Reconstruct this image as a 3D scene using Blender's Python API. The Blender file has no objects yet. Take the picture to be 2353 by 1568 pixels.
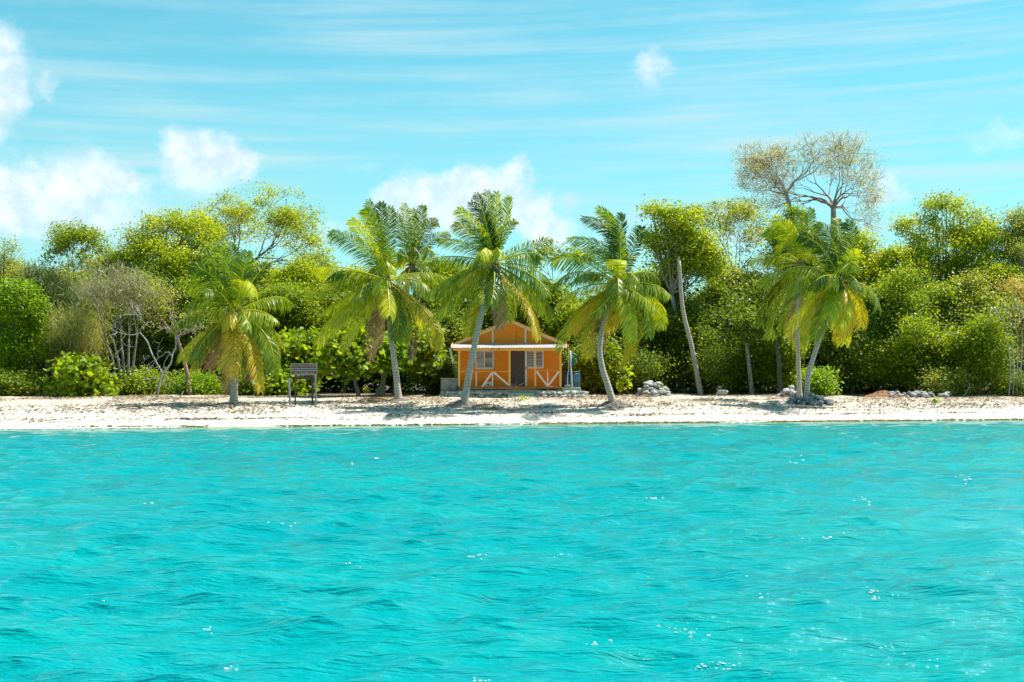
import bpy, bmesh, math, random
import numpy as np
from mathutils import Vector, Matrix, noise as mnoise

S = bpy.context.scene
COL = S.collection
R = math.radians

# ------------------------------------------------------------------ camera
CX, HOR, F, CH = 1176.5, 855.0, 3000.0, 2.5        # photo measured in a 2353 x 1568 frame
cam = bpy.data.cameras.new('camera')
camo = bpy.data.objects.new('camera', cam); COL.objects.link(camo)
camo.location = (0, 0, CH); camo.rotation_euler = (R(90), 0, 0)
cam.sensor_width = 36; cam.lens = 36 * F / 2353
cam.shift_y = (HOR - 784) / 2353
cam.clip_end = 8000; cam.clip_start = 0.1
S.camera = camo
S.render.resolution_x, S.render.resolution_y = 1024, 682

# ------------------------------------------------------------------ light
S.view_settings.view_transform = 'Standard'; S.view_settings.look = 'None'
S.view_settings.gamma = 1; S.view_settings.exposure = 1.08
SUN = Vector((0.48, 0.22, 0.85)).normalized()
sl = bpy.data.lights.new('sun', 'SUN'); so = bpy.data.objects.new('sun', sl); COL.objects.link(so)
sl.energy = 4.2; sl.angle = R(0.5); sl.color = (1, 0.95, 0.86)
so.rotation_euler = SUN.to_track_quat('Z', 'Y').to_euler(); so.location = (20, 20, 60)

W = bpy.data.worlds.new('World'); S.world = W; W.use_nodes = True
nt = W.node_tree; nt.nodes.clear()
def N(t, tree=None, **k):
    n = (tree or nt).nodes.new(t)
    for a, b in k.items(): setattr(n, a, b)
    return n
def mth(op, a, b=None, tree=None, c=None, clamp=False):
    tr = tree or nt
    n = tr.nodes.new('ShaderNodeMath'); n.operation = op; n.use_clamp = clamp
    for i, v in enumerate((a, b, c)):
        if v is None: continue
        if isinstance(v, (int, float)): n.inputs[i].default_value = v
        else: tr.links.new(v, n.inputs[i])
    return n.outputs[0]
def mixc(f, a, b, tree=None, mode='MIX'):
    tr = tree or nt
    n = tr.nodes.new('ShaderNodeMix'); n.data_type = 'RGBA'; n.blend_type = mode
    for s, v in ((n.inputs[0], f), (n.inputs[6], a), (n.inputs[7], b)):
        if isinstance(v, (int, float)): s.default_value = v
        elif isinstance(v, tuple): s.default_value = v if len(v) == 4 else (*v, 1)
        else: tr.links.new(v, s)
    return n.outputs[2]
def maprange(v, a, b, c, d, tree=None, smooth=False):
    tr = tree or nt
    n = tr.nodes.new('ShaderNodeMapRange'); n.interpolation_type = 'SMOOTHSTEP' if smooth else 'LINEAR'
    for i, x in enumerate((a, b, c, d)): n.inputs[i + 1].default_value = x
    tr.links.new(v, n.inputs[0]); return n.outputs[0]

sky = N('ShaderNodeTexSky', sky_type='NISHITA', sun_disc=False)
sky.sun_elevation = math.asin(SUN.z); sky.sun_rotation = math.atan2(SUN.x, SUN.y)
sky.air_density = 1.0; sky.dust_density = 0.3; sky.ozone_density = 1.0
tint = mixc(1.0, sky.outputs[0], (0.33, 1.24, 1.12), mode='MULTIPLY')
tc = N('ShaderNodeTexCoord'); sp = N('ShaderNodeSeparateXYZ'); nt.links.new(tc.outputs['Generated'], sp.inputs[0])
AZ = mth('ARCTAN2', sp.outputs[0], sp.outputs[1]); EL = mth('ARCSINE', sp.outputs[2])
def comb(x, y, z=0.0):
    n = N('ShaderNodeCombineXYZ')
    for i, v in enumerate((x, y, z)):
        if isinstance(v, (int, float)): n.inputs[i].default_value = v
        else: nt.links.new(v, n.inputs[i])
    return n.outputs[0]
def nz(vec, scale, detail, rough=0.55, dist=0.0):
    n = N('ShaderNodeTexNoise'); n.inputs['Scale'].default_value = scale; n.inputs['Detail'].default_value = detail
    n.inputs['Roughness'].default_value = rough; n.inputs['Distortion'].default_value = dist
    nt.links.new(vec, n.inputs['Vector']); return n.outputs[0]
pos = comb(AZ, EL)
# wispy high streaks, long in azimuth and thin in elevation
st1 = nz(comb(mth('MULTIPLY', AZ, 2.0), mth('MULTIPLY', mth('ADD', EL, mth('MULTIPLY', AZ, -0.02)), 52.0)), 1.6, 6, 0.6, 0.3)
st2 = nz(comb(mth('MULTIPLY', AZ, 1.3), mth('MULTIPLY', EL, 7.0), 4.0), 2.2, 5, 0.6)
stk = mth('MULTIPLY', maprange(st1, 0.30, 0.80, 0, 1, smooth=True), maprange(st2, 0.36, 0.66, 0.05, 1.0, smooth=True))
hz = maprange(EL, 0.0, 0.26, 0.60, 0.10)
veil = mth('ADD', mth('MULTIPLY', stk, 0.66), hz, clamp=True)
# heaps of cumulus low over the island: (azimuth, elevation, half sizes) of each puff
puffs = [(25,180,95,90,.86),(62,262,62,60,.92),(10,340,75,75,.8),(215,425,120,56,1),(120,460,110,56,1),(300,440,66,28,.9),(180,510,280,70,.86),(20,470,90,70,.7),
         (440,370,62,60,1.05),(515,372,78,48,1),(568,392,46,32,.92),(480,432,100,40,.8),(1010,440,115,54,1.1),(1095,425,80,50,1.05),(1182,400,38,56,.9),
         (1215,480,66,56,.9),(1262,540,70,54,.9),(895,470,66,42,.9),(1060,505,170,54,.95),(1505,162,62,34,.74),(1480,200,32,38,.6),
         (1318,462,34,38,.6),(152,240,34,25,.74),(2000,462,56,44,.82),(2240,365,110,36,.5),(2290,330,70,30,.45),(70,30,80,44,.5),(700,545,260,46,.5),(1560,560,240,50,.42),(830,378,90,24,.4)]
wob = nz(pos, 26, 6, 0.62); wob2 = nz(comb(AZ, EL, 7.3), 26, 6, 0.62)
wa = mth('ADD', AZ, mth('MULTIPLY', mth('SUBTRACT', wob, 0.5), 0.045)); we = mth('ADD', EL, mth('MULTIPLY', mth('SUBTRACT', wob2, 0.5), 0.040))
wp = comb(wa, we)
acc = None
for (px, py, rx, ry, a) in puffs:
    v = N('ShaderNodeVectorMath', operation='SUBTRACT'); nt.links.new(wp, v.inputs[0]); v.inputs[1].default_value = ((px - CX) / F, (HOR - py) / F, 0)
    m = N('ShaderNodeVectorMath', operation='MULTIPLY'); nt.links.new(v.outputs[0], m.inputs[0]); m.inputs[1].default_value = (F / rx, F / ry, 0)
    l = N('ShaderNodeVectorMath', operation='LENGTH'); nt.links.new(m.outputs[0], l.inputs[0])
    g = mth('SUBTRACT', 1.0, mth('MULTIPLY', maprange(l.outputs['Value'], 0.2, 1.5, 1, 0, smooth=True), min(a, .97) * .92))
    acc = g if acc is None else mth('MULTIPLY', acc, g)
acc = mth('SUBTRACT', 1.0, acc)
fb = nz(comb(AZ, EL, 2.0), 55, 7, 0.62)
dens = mth('ADD', acc, mth('MULTIPLY', mth('SUBTRACT', fb, 0.5), 0.75))
cum = mth('MULTIPLY', maprange(dens, 0.18, 1.12, 0, 1, smooth=True), maprange(acc, 0.08, 0.30, 0, 1))
veilcol = (4.6, 6.3, 6.8); cumcol = mixc(maprange(nz(comb(AZ, mth('ADD', EL, 0.004), 5.0), 40, 6, .6), .35, .62, 0, 1, smooth=True), (5.2, 6.5, 7.2), (7.4, 8.0, 8.4))
skyc = mixc(veil, tint, veilcol)
skyc = mixc(cum, skyc, cumcol)
bg = N('ShaderNodeBackground'); nt.links.new(skyc, bg.inputs[0]); bg.inputs[1].default_value = 0.066
wo = N('ShaderNodeOutputWorld'); nt.links.new(bg.outputs[0], wo.inputs[0])

# ------------------------------------------------------------------ helpers
def P(px, py, Y): return Vector(((px - CX) / F * Y, Y, CH + (HOR - py) / F * Y))
def shore(x): return 62.5 + 0.225 * x
PD = [-400, -40, -6, 0, 1, 2.5, 5, 8, 12, 20, 100, 3000]
PZ = [-6, -2.6, -0.75, -0.02, 0.12, 0.42, 0.80, 0.95, 1.02, 1.10, 1.25, 1.25]
def gz(x, y): return float(np.interp(y - shore(x), PD, PZ))
def hit(px, py, ymax=84.0):
    y = 55.0
    while y < ymax:
        p = P(px, py, y)
        if gz(p.x, y) >= p.z: break
        y += 0.05
    x = (px - CX) / F * y
    return Vector((x, y, gz(x, y)))
def foot(px, Y):
    x = (px - CX) / F * Y
    return Vector((x, Y, gz(x, Y)))

def mesh_np(name, v, f, tint=None, smooth=False):
    me = bpy.data.meshes.new(name)
    v = np.asarray(v, dtype=np.float32); f = np.asarray(f, dtype=np.int32)
    k = f.shape[1]
    me.vertices.add(len(v)); me.vertices.foreach_set('co', v.ravel())
    me.loops.add(f.size); me.loops.foreach_set('vertex_index', f.ravel())
    me.polygons.add(len(f)); me.polygons.foreach_set('loop_start', np.arange(0, f.size, k, dtype=np.int32))
    if smooth: me.polygons.foreach_set('use_smooth', np.ones(len(f), dtype=bool))
    me.update(calc_edges=True)
    if tint is not None:
        a = me.attributes.new('tint', 'FLOAT', 'FACE'); a.data.foreach_set('value', np.asarray(tint, dtype=np.float32))
    return me
class MB:
    def __init__(s): s.v = []; s.f = []
    def add(s, v, f):
        o = len(s.v); s.v += [tuple(x) for x in v]; s.f += [tuple(i + o for i in q) for q in f]
    def box(s, x0, x1, y0, y1, z0, z1):
        s.add([(x0,y0,z0),(x1,y0,z0),(x1,y1,z0),(x0,y1,z0),(x0,y0,z1),(x1,y0,z1),(x1,y1,z1),(x0,y1,z1)],
              [(0,3,2,1),(4,5,6,7),(0,1,5,4),(1,2,6,5),(2,3,7,6),(3,0,4,7)])
    def bar(s, a, b, w, d):
        a, b = Vector(a), Vector(b); t = (b - a).normalized(); y = Vector((0,1,0))
        if abs(t.y) > .9: y = Vector((1,0,0))
        u = t.cross(y).normalized(); q = u.cross(t).normalized()
        vs = [p + u*w/2*i + q*d/2*j for p in (a, b) for i, j in ((-1,-1),(1,-1),(1,1),(-1,1))]
        s.add(vs, [(0,3,2,1),(4,5,6,7),(0,1,5,4),(1,2,6,5),(2,3,7,6),(3,0,4,7)])
    def tube(s, pts, rad, n=7, cap=True):
        pts = [Vector(p) for p in pts]
        if isinstance(rad, (int, float)): rad = [rad] * len(pts)
        o = len(s.v); ref = None
        for i, p in enumerate(pts):
            t = (pts[min(i+1, len(pts)-1)] - pts[max(i-1, 0)]).normalized()
            if ref is None: ref = Vector((1,0,0)) if abs(t.x) < .8 else Vector((0,1,0))
            u = (ref - t * ref.dot(t)).normalized(); w = t.cross(u); ref = u
            for k in range(n):
                a = 2 * math.pi * k / n
                s.v.append(tuple(p + (u * math.cos(a) + w * math.sin(a)) * rad[i]))
        for i in range(len(pts) - 1):
            for k in range(n):
                s.f.append((o+i*n+k, o+i*n+(k+1)%n, o+(i+1)*n+(k+1)%n, o+(i+1)*n+k))
        if cap:
            s.f.append(tuple(o + k for k in range(n))[::-1]); s.f.append(tuple(o + (len(pts)-1)*n + k for k in range(n)))
    def build(s, name, mat, parent=None, smooth=False, bevel=0):
        me = bpy.data.meshes.new(name); me.from_pydata(s.v, [], s.f); me.validate(); me.update()
        o = link(name, me, mat, parent)
        if smooth: me.polygons.foreach_set('use_smooth', [True] * len(me.polygons))
        if bevel:
            m = o.modifiers.new('bevel', 'BEVEL'); m.width = bevel; m.segments = 2; m.limit_method = 'ANGLE'
        return o
def link(name, me, mat, parent=None):
    o = bpy.data.objects.new(name, me); COL.objects.link(o)
    if mat is not None: me.materials.append(mat)
    if parent is not None:
        o.parent = parent; o.matrix_parent_inverse = parent_inv(parent)
    return o
def parent_inv(p):
    m = p.matrix_basis.copy()
    while p.parent is not None:
        m = p.parent.matrix_basis @ p.matrix_parent_inverse @ m; p = p.parent
    return m.inverted()
def tag(o, label, cat, group=None, kind=None):
    o['label'] = label; o['category'] = cat
    if group: o['group'] = group
    if kind: o['kind'] = kind
    return o
def thing(name, loc, label, cat, group=None):
    o = bpy.data.objects.new(name, None); COL.objects.link(o); o.location = loc; o.empty_display_size = .3
    return tag(o, label, cat, group)
def smoothpath(pts, n):
    """Catmull-Rom through pts."""
    pts = [np.array(p, dtype=float) for p in pts]
    q = [2*pts[0]-pts[1]] + pts + [2*pts[-1]-pts[-2]]
    out = []
    for i in range(len(pts) - 1):
        p0, p1, p2, p3 = q[i:i+4]
        for t in np.linspace(0, 1, n, endpoint=False):
            out.append(.5*((2*p1)+(-p0+p2)*t+(2*p0-5*p1+4*p2-p3)*t*t+(-p0+3*p1-3*p2+p3)*t**3))
    out.append(pts[-1]); return out

# ------------------------------------------------------------------ materials
def newmat(name):
    m = bpy.data.materials.new(name); m.use_nodes = True; t = m.node_tree; t.nodes.clear()
    out = t.nodes.new('ShaderNodeOutputMaterial'); b = t.nodes.new('ShaderNodeBsdfPrincipled')
    t.links.new(b.outputs[0], out.inputs[0]); return m, t, b, out
def tnoise(t, scale, detail=4, rough=.6, vec=None, sc3=None):
    if vec is None:
        tcn = t.nodes.new('ShaderNodeTexCoord'); vec = tcn.outputs['Object']
    if sc3:
        mp = t.nodes.new('ShaderNodeMapping'); mp.inputs['Scale'].default_value = sc3; t.links.new(vec, mp.inputs[0]); vec = mp.outputs[0]
    n = t.nodes.new('ShaderNodeTexNoise'); n.inputs['Scale'].default_value = scale; n.inputs['Detail'].default_value = detail
    n.inputs['Roughness'].default_value = rough; t.links.new(vec, n.inputs['Vector']); return n.outputs[0]
def bump(t, b, h, s, d=.02):
    n = t.nodes.new('ShaderNodeBump'); n.inputs['Strength'].default_value = s; n.inputs['Distance'].default_value = d
    t.links.new(h, n.inputs['Height']); t.links.new(n.outputs[0], b.inputs['Normal'])
def simple(name, c1, c2, rough=.7, scale=8, bs=.3, bd=.01, sc3=None, lo=.35, hi=.65, spec=.3, c3=None, s3=30, metal=0):
    m, t, b, o = newmat(name)
    n = tnoise(t, scale, 5, .6, sc3=sc3)
    c = mixc(maprange(n, lo, hi, 0, 1, t), c1, c2, t)
    if c3 is not None:
        n2 = tnoise(t, s3, 4, .7, sc3=sc3); c = mixc(maprange(n2, .52, .68, 0, .8, t), c, c3, t)
    t.links.new(c, b.inputs['Base Color']); b.inputs['Roughness'].default_value = rough
    b.inputs['Specular IOR Level'].default_value = spec; b.inputs['Metallic'].default_value = metal
    if bs: bump(t, b, n, bs, bd)
    return m
def leafmat(name, cols, trans=.47, tcol=(1.4, 1.42, .42), rough=.45, spec=.35):
    m, t, b, out = newmat(name)
    at = t.nodes.new('ShaderNodeAttribute'); at.attribute_name = 'tint'
    r = t.nodes.new('ShaderNodeValToRGB'); e = r.color_ramp.elements
    while len(e) < len(cols): e.new(.5)
    for i, c in enumerate(cols): e[i].position = i / (len(cols) - 1); e[i].color = (*c, 1)
    t.links.new(at.outputs['Fac'], r.inputs[0])
    t.links.new(r.outputs[0], b.inputs['Base Color']); b.inputs['Roughness'].default_value = rough
    b.inputs['Specular IOR Level'].default_value = spec
    tr = t.nodes.new('ShaderNodeBsdfTranslucent'); t.links.new(mixc(1.0, r.outputs[0], tcol, t, 'MULTIPLY'), tr.inputs[0])
    mx = t.nodes.new('ShaderNodeMixShader'); mx.inputs[0].default_value = trans
    t.links.new(b.outputs[0], mx.inputs[1]); t.links.new(tr.outputs[0], mx.inputs[2]); t.links.new(mx.outputs[0], out.inputs[0])
    return m
LM = {
 'yellow':  leafmat('leaf yellow green', [(.16,.21,.012),(.29,.36,.016),(.43,.47,.02),(.56,.50,.03)]),
 'olive':   leafmat('leaf olive', [(.13,.17,.03),(.24,.28,.045),(.38,.40,.07),(.52,.44,.10)]),
 'green':   leafmat('leaf mid green', [(.10,.16,.012),(.19,.26,.014),(.29,.36,.016),(.45,.45,.02)]),
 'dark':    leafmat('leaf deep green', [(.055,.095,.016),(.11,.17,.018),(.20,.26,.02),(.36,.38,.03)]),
 'bright':  leafmat('leaf fresh green', [(.08,.17,.008),(.15,.27,.010),(.25,.37,.012),(.38,.45,.02)]),
 'grape':   leafmat('sea grape leaf', [(.10,.16,.010),(.19,.28,.012),(.33,.41,.014),(.46,.46,.03)], trans=.45),
 'rust':    leafmat('leaf rusty', [(.25,.25,.08),(.42,.36,.12),(.54,.38,.14),(.42,.40,.10)]),
 'needle':  leafmat('casuarina needle', [(.24,.25,.07),(.36,.36,.09),(.46,.44,.13),(.50,.44,.18)], trans=.3),
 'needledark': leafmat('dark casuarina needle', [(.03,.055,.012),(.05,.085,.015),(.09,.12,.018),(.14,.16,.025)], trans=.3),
 'grey':    leafmat('dry grey twig', [(.26,.24,.11),(.36,.34,.14),(.44,.40,.20),(.42,.44,.10)], trans=.15, tcol=(1,1,1)),
 'frond':   leafmat('palm frond green', [(.04,.09,.012),(.15,.22,.012),(.34,.39,.013),(.62,.60,.018)], trans=.38, rough=.4, spec=.28),
 'mature':  leafmat('palm frond mature', [(.10,.16,.010),(.23,.30,.012),(.40,.44,.014),(.64,.60,.02)], trans=.36, rough=.36, spec=.55),
 'gold':    leafmat('palm frond yellowing', [(.26,.27,.014),(.42,.38,.018),(.58,.44,.02),(.66,.42,.03)], trans=.4, rough=.4, spec=.45),
 'dry':     leafmat('palm frond dry', [(.16,.10,.05),(.28,.18,.09),(.40,.24,.11),(.45,.30,.17)], trans=.2, tcol=(1.2,1,.7)),
}
M_BARK = simple('pale bark', (.34,.28,.23), (.20,.16,.13), .85, 6, .5, .02, sc3=(2,2,.5))
M_BARKD = simple('dark bark', (.10,.08,.065), (.17,.14,.12), .9, 6, .5, .02, sc3=(2,2,.5))
M_BARKG = simple('grey bleached bark', (.52,.48,.45), (.30,.27,.25), .85, 7, .5, .02, sc3=(2,2,.5))
M_BARKR = simple('reddish bark', (.36,.22,.14), (.24,.17,.13), .85, 6, .5, .02, sc3=(2,2,.5))
def palmbark():
    m, t, b, o = newmat('ringed palm bark')
    g = t.nodes.new('ShaderNodeNewGeometry'); s = t.nodes.new('ShaderNodeSeparateXYZ'); t.links.new(g.outputs['Position'], s.inputs[0])
    n = tnoise(t, 3, 4, .6); n2 = tnoise(t, 18, 4, .6)
    ph = mth('ADD', mth('MULTIPLY', s.outputs[2], 7.0, t), mth('MULTIPLY', n, 1.4, t), t)
    fr = mth('FRACT', ph, None, t)
    ring = maprange(mth('ABSOLUTE', mth('SUBTRACT', fr, .5, t), None, t), .34, .48, 0, 1, t)
    c = mixc(maprange(n2, .35, .65, 0, 1, t), (.58,.47,.39), (.36,.29,.24), t)
    c = mixc(mth('MULTIPLY', ring, .75, t), c, (.13,.11,.10), t)
    c = mixc(maprange(n, .58, .72, 0, .5, t), c, (.55,.53,.50), t)
    t.links.new(c, b.inputs['Base Color']); b.inputs['Roughness'].default_value = .85
    bump(t, b, mth('SUBTRACT', n2, ring, t), .6, .02); return m
M_PALM = palmbark()
M_RACHIS = simple('frond midrib', (.38,.36,.10), (.28,.30,.08), .5, 5, 0)
M_RACHD = simple('dry midrib', (.36,.22,.12), (.26,.16,.09), .7, 5, 0)
M_ROOT = simple('fibrous roots', (.09,.075,.065), (.22,.18,.15), .95, 10, .8, .05, c3=(.34,.30,.26), s3=24)
M_NUT = simple('coconut husk', (.20,.15,.05), (.12,.09,.05), .6, 4, .2)
M_STONE = simple('coral stone', (.58,.56,.52), (.36,.34,.32), .9, 7, .9, .04, c3=(.22,.21,.20), s3=14)
M_STONED = simple('grey and shade dark stone', (.24,.24,.25), (.14,.14,.15), .9, 7, .9, .04, c3=(.42,.41,.40), s3=14)  # darker coral stone, also holding the palm heap's shade in its colour
M_STICK = simple('dead wood', (.30,.20,.13), (.18,.12,.08), .85, 8, .4)
M_STICKG = simple('bleached dead wood', (.58,.53,.48), (.38,.34,.30), .85, 8, .4)

def sandmat():
    m, t, b, o = newmat('coral sand and leaf litter')
    g = t.nodes.new('ShaderNodeNewGeometry'); s = t.nodes.new('ShaderNodeSeparateXYZ'); t.links.new(g.outputs['Position'], s.inputs[0])
    d = mth('SUBTRACT', mth('SUBTRACT', s.outputs[1], 62.5, t), mth('MULTIPLY', s.outputs[0], .225, t), t)
    n1 = tnoise(t, .8, 6, .65, g.outputs['Position']); n2 = tnoise(t, 9, 5, .65, g.outputs['Position']); n3 = tnoise(t, 3, 5, .7, g.outputs['Position'], (.35,1.6,1))
    c = mixc(maprange(n2, .3, .7, 0, 1, t), (.66,.59,.51), (.46,.40,.335), t)
    lit = mth('MULTIPLY', maprange(d, 3.2, 8, 0, 1, t), maprange(n1, .30, .52, 0, 1, t), t)
    c = mixc(mth('MULTIPLY', lit, maprange(n2, .36, .54, 0, .85, t), t), c, (.38,.30,.22), t)
    c = mixc(mth('MULTIPLY', maprange(d, .6, 2.4, 0, 1, t), maprange(n3, .56, .68, 0, .55, t), t), c, (.46,.39,.31), t)
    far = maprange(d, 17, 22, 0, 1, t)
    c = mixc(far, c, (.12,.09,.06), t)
    wet = maprange(mth('ADD', d, mth('MULTIPLY', n1, .8, t), t), .45, 1.1, 1, 0, t)
    c = mixc(mth('MULTIPLY', wet, .6, t), c, (.50,.43,.30), t)
    t.links.new(c, b.inputs['Base Color']); b.inputs['Roughness'].default_value = .9; b.inputs['Specular IOR Level'].default_value = .15
    bump(t, b, mth('ADD', n2, n1, t), .5, .04); return m
M_SAND = sandmat()

# ------------------------------------------------------------------ ground
rng = np.random.default_rng(7)
def fbm2(x, y, seed, octs=5, base=.35):
    r = np.random.default_rng(seed); out = np.zeros_like(x); a = 1.0; k = base
    for o in range(octs):
        for j in range(4):
            th = r.uniform(0, math.pi * 2); ph = r.uniform(0, 6.28); kk = k * r.uniform(.7, 1.4) * 6.28
            out += a * np.sin(kk * (x * math.cos(th) + y * math.sin(th)) + ph)
        a *= .55; k *= 2.0
    return out / 4
gx = np.concatenate([[-2500,-600,-200,-90,-60], np.arange(-42, 42.01, .16), [60,90,200,600,2500]])
gd = np.concatenate([[-60,-25,-12,-6,-3], np.arange(-1.5, 13, .10), np.arange(13, 32, .5), [45,80,200,700,3000]])
GX, GD = np.meshgrid(gx, gd)
GY = 62.5 + .225 * np.clip(GX, -90, 90) + GD
GZ = np.interp(GD, PD, PZ)
rough = np.clip((GD - 1.2) / 4, 0, 1) * np.clip((60 - np.abs(GX)) / 15, 0, 1)
GZ = GZ + rough * (.05 * fbm2(GX, GY, 3, 5, .18) + .018 * fbm2(GX, GY, 4, 3, 1.4))
GZ += np.clip(1 - np.abs(GD) / 3, 0, 1) * np.clip((60 - np.abs(GX)) / 15, 0, 1) * (.035 * fbm2(GX, GY * 0, 31, 3, .06) + .012 * fbm2(GX, GY, 32, 3, .5))
GZ += np.clip((GD - .2) / .6, 0, 1) * .012 * fbm2(GX, GY, 11, 2, .5)
nr, nc = GX.shape
idx = np.arange(nr * nc).reshape(nr, nc)
gf = np.stack([idx[:-1,:-1], idx[:-1,1:], idx[1:,1:], idx[1:,:-1]], -1).reshape(-1, 4)
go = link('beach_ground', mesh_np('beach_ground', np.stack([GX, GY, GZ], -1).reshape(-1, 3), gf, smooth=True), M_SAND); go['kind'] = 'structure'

# ------------------------------------------------------------------ water
wx = np.concatenate([[-3000,-800,-250,-110,-70], np.arange(-46, -6, .13), np.arange(-6, 6, .04), np.arange(6, 46.01, .13), [70,110,250,800,3000]])
wy = np.concatenate([[-4000,-1000,-250,-60,-15,0,4], np.arange(7, 15, .032), np.arange(15, 28, .06), np.arange(28, 45, .11), np.arange(45, 74, .16), [80]])
WX, WY = np.meshgrid(wx, wy)
X0, Y0 = WX.copy(), WY.copy(); WZ = np.zeros_like(WX)
dist = np.sqrt(WX**2 + WY**2)
cell = np.where(np.abs(WX) < 6, .04, .13); cell = np.maximum(cell, np.where(WY < 15, .032, np.where(WY < 28, .06, np.where(WY < 45, .11, .16))))
depthf = np.clip((shore(WX) - WY + .3) / 9, .06, 1) * np.clip((80 - np.abs(WX)) / 20, 0, 1) * np.clip((WY + 2) / 6, 0, 1)
r = np.random.default_rng(21)
dx = np.zeros_like(WX); dy = np.zeros_like(WX)
for i in range(130):
    lam = math.exp(r.uniform(math.log(.20), math.log(3.6)))
    k = 2 * math.pi / lam
    th = r.normal(R(94), R(30)); ct, sn = math.cos(th), math.sin(th)
    slope = .034 * (1.45 if lam < .7 else 1.0 if lam < 1.2 else .82 * (1.2 / lam) ** .6)
    a = slope / k
    w = np.clip((lam / cell - 3) / 4, 0, 1) * depthf
    ph = k * (X0 * ct + Y0 * sn) + r.uniform(0, 6.28)
    s, c = np.sin(ph), np.cos(ph)
    WZ += a * w * s; dx += a * w * c * ct * .9; dy += a * w * c * sn * .9
WX = WX + dx; WY = WY + dy
nr, nc = WX.shape; idx = np.arange(nr * nc).reshape(nr, nc)
wf = np.stack([idx[:-1,:-1], idx[:-1,1:], idx[1:,1:], idx[1:,:-1]], -1).reshape(-1, 4)
def watermat():
    m, t, b, o = newmat('turquoise lagoon water')
    g = t.nodes.new('ShaderNodeNewGeometry'); s = t.nodes.new('ShaderNodeSeparateXYZ'); t.links.new(g.outputs['Position'], s.inputs[0])
    d = mth('SUBTRACT', mth('SUBTRACT', s.outputs[1], 62.5, t), mth('MULTIPLY', s.outputs[0], .225, t), t)
    n1 = tnoise(t, .09, 4, .6, g.outputs['Position'], (1,2,1))
    c = mixc(maprange(n1, .35, .65, 0, 1, t), (.0,.295,.292), (.0,.25,.28), t)
    c = mixc(maprange(d, -16, -3, 0, .7, t), c, (.03,.25,.23), t)
    c = mixc(maprange(mth('ADD', d, mth('MULTIPLY', n1, 3.0, t), t), -1.6, 1.6, 0, .8, t), c, (.20,.30,.14), t)
    t.links.new(c, b.inputs['Base Color']); b.inputs['Roughness'].default_value = .055; b.inputs['IOR'].default_value = 1.33
    b.inputs['Specular IOR Level'].default_value = .17
    h1 = tnoise(t, 3.2, 4, .6, g.outputs['Position'], (.32,1.8,1)); h2 = tnoise(t, 14, 3, .6, g.outputs['Position'], (.4,1.6,1))
    h3 = tnoise(t, 1.5, 5, .65, g.outputs['Position'], (.4,2.2,1))
    h4 = tnoise(t, 7, 4, .6, g.outputs['Position'], (.33,1.7,1))
    bump(t, b, mth('ADD', mth('ADD', mth('ADD', h1, h3, t), mth('MULTIPLY', h4, .7, t), t), mth('MULTIPLY', h2, .5, t), t), .95, .085)
    return m
wo_ = link('sea_water', mesh_np('sea_water', np.stack([WX, WY, WZ], -1).reshape(-1, 3), wf, smooth=True), watermat()); wo_['kind'] = 'structure'

# ------------------------------------------------------------------ foliage
def leaf_cloud(cen, ctint, spread, n, size, asp, rg, flat=.75, up=.5, droop=0.0, hexa=False):
    """n leaves round every clump centre; returns verts, faces, tints."""
    K = len(cen); T = K * n
    gs = np.clip(rg.normal(0, 1, (T, 3)), -1.7, 1.7) * np.repeat(rg.uniform(.55, 1.45, K), n)[:, None]
    c = np.repeat(np.asarray(cen), n, 0) + gs * spread * np.array([1.1, 1.1, flat])
    ln = size * rg.uniform(.6, 1.35, T)
    nrm = rg.normal(0, 1, (T, 3)); nrm[:, 2] = np.abs(nrm[:, 2]) + up; nrm /= np.linalg.norm(nrm, axis=1)[:, None]
    tg = rg.normal(0, 1, (T, 3)); tg[:, 2] -= droop * 2
    tg -= nrm * (tg * nrm).sum(1)[:, None]; tg /= np.linalg.norm(tg, axis=1)[:, None]
    bt = np.cross(nrm, tg)
    L = (ln / 2)[:, None]; Wd = L * asp
    if hexa:
        an = np.arange(6) * math.pi / 3
        v = np.stack([c + tg * L * math.cos(a) + bt * Wd * math.sin(a) for a in an], 1).reshape(-1, 3); k = 6
    else:
        v = np.stack([c - tg * L, c + bt * Wd, c + tg * L, c - bt * Wd], 1).reshape(-1, 3); k = 4
    f = np.arange(T * k).reshape(T, k)
    ti = np.clip(np.repeat(ctint, n) + rg.normal(0, .10, T), 0, 1)
    return v, f, ti
STY = {  # leaf size, aspect, clump spread, leaves per clump, up bias, droop
 'broad': (.18, .55, .36, 56, .6, .1), 'big': (.30, .60, .42, 26, .6, .1), 'fine': (.14, .5, .38, 44, .5, .1),
 'grape': (.27, .95, .42, 22, .4, .1), 'needle': (.55, .05, .42, 46, .1, 1.0), 'airy': (.17, .5, .36, 24, .6, .1)}
def lobes_in(cx, top, hw, bot, n, rg):
    h = bot - top; out = [(cx + rg.uniform(-.2, .2) * hw, top + h * .62, hw * .74, h * .36)]
    for i in range(n):
        a = rg.uniform(-1, 1); x = cx + a * hw * .72; up_ = math.sqrt(max(0, 1 - a * a * .8))
        y = bot - h * (.20 + .62 * up_ * rg.uniform(.45, 1.0)); rr = hw * rg.uniform(.16, .44)
        y = max(y, top + rr * .55)
        out.append((x, y, rr, min(rr * .75, h * .4)))
    return out
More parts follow.
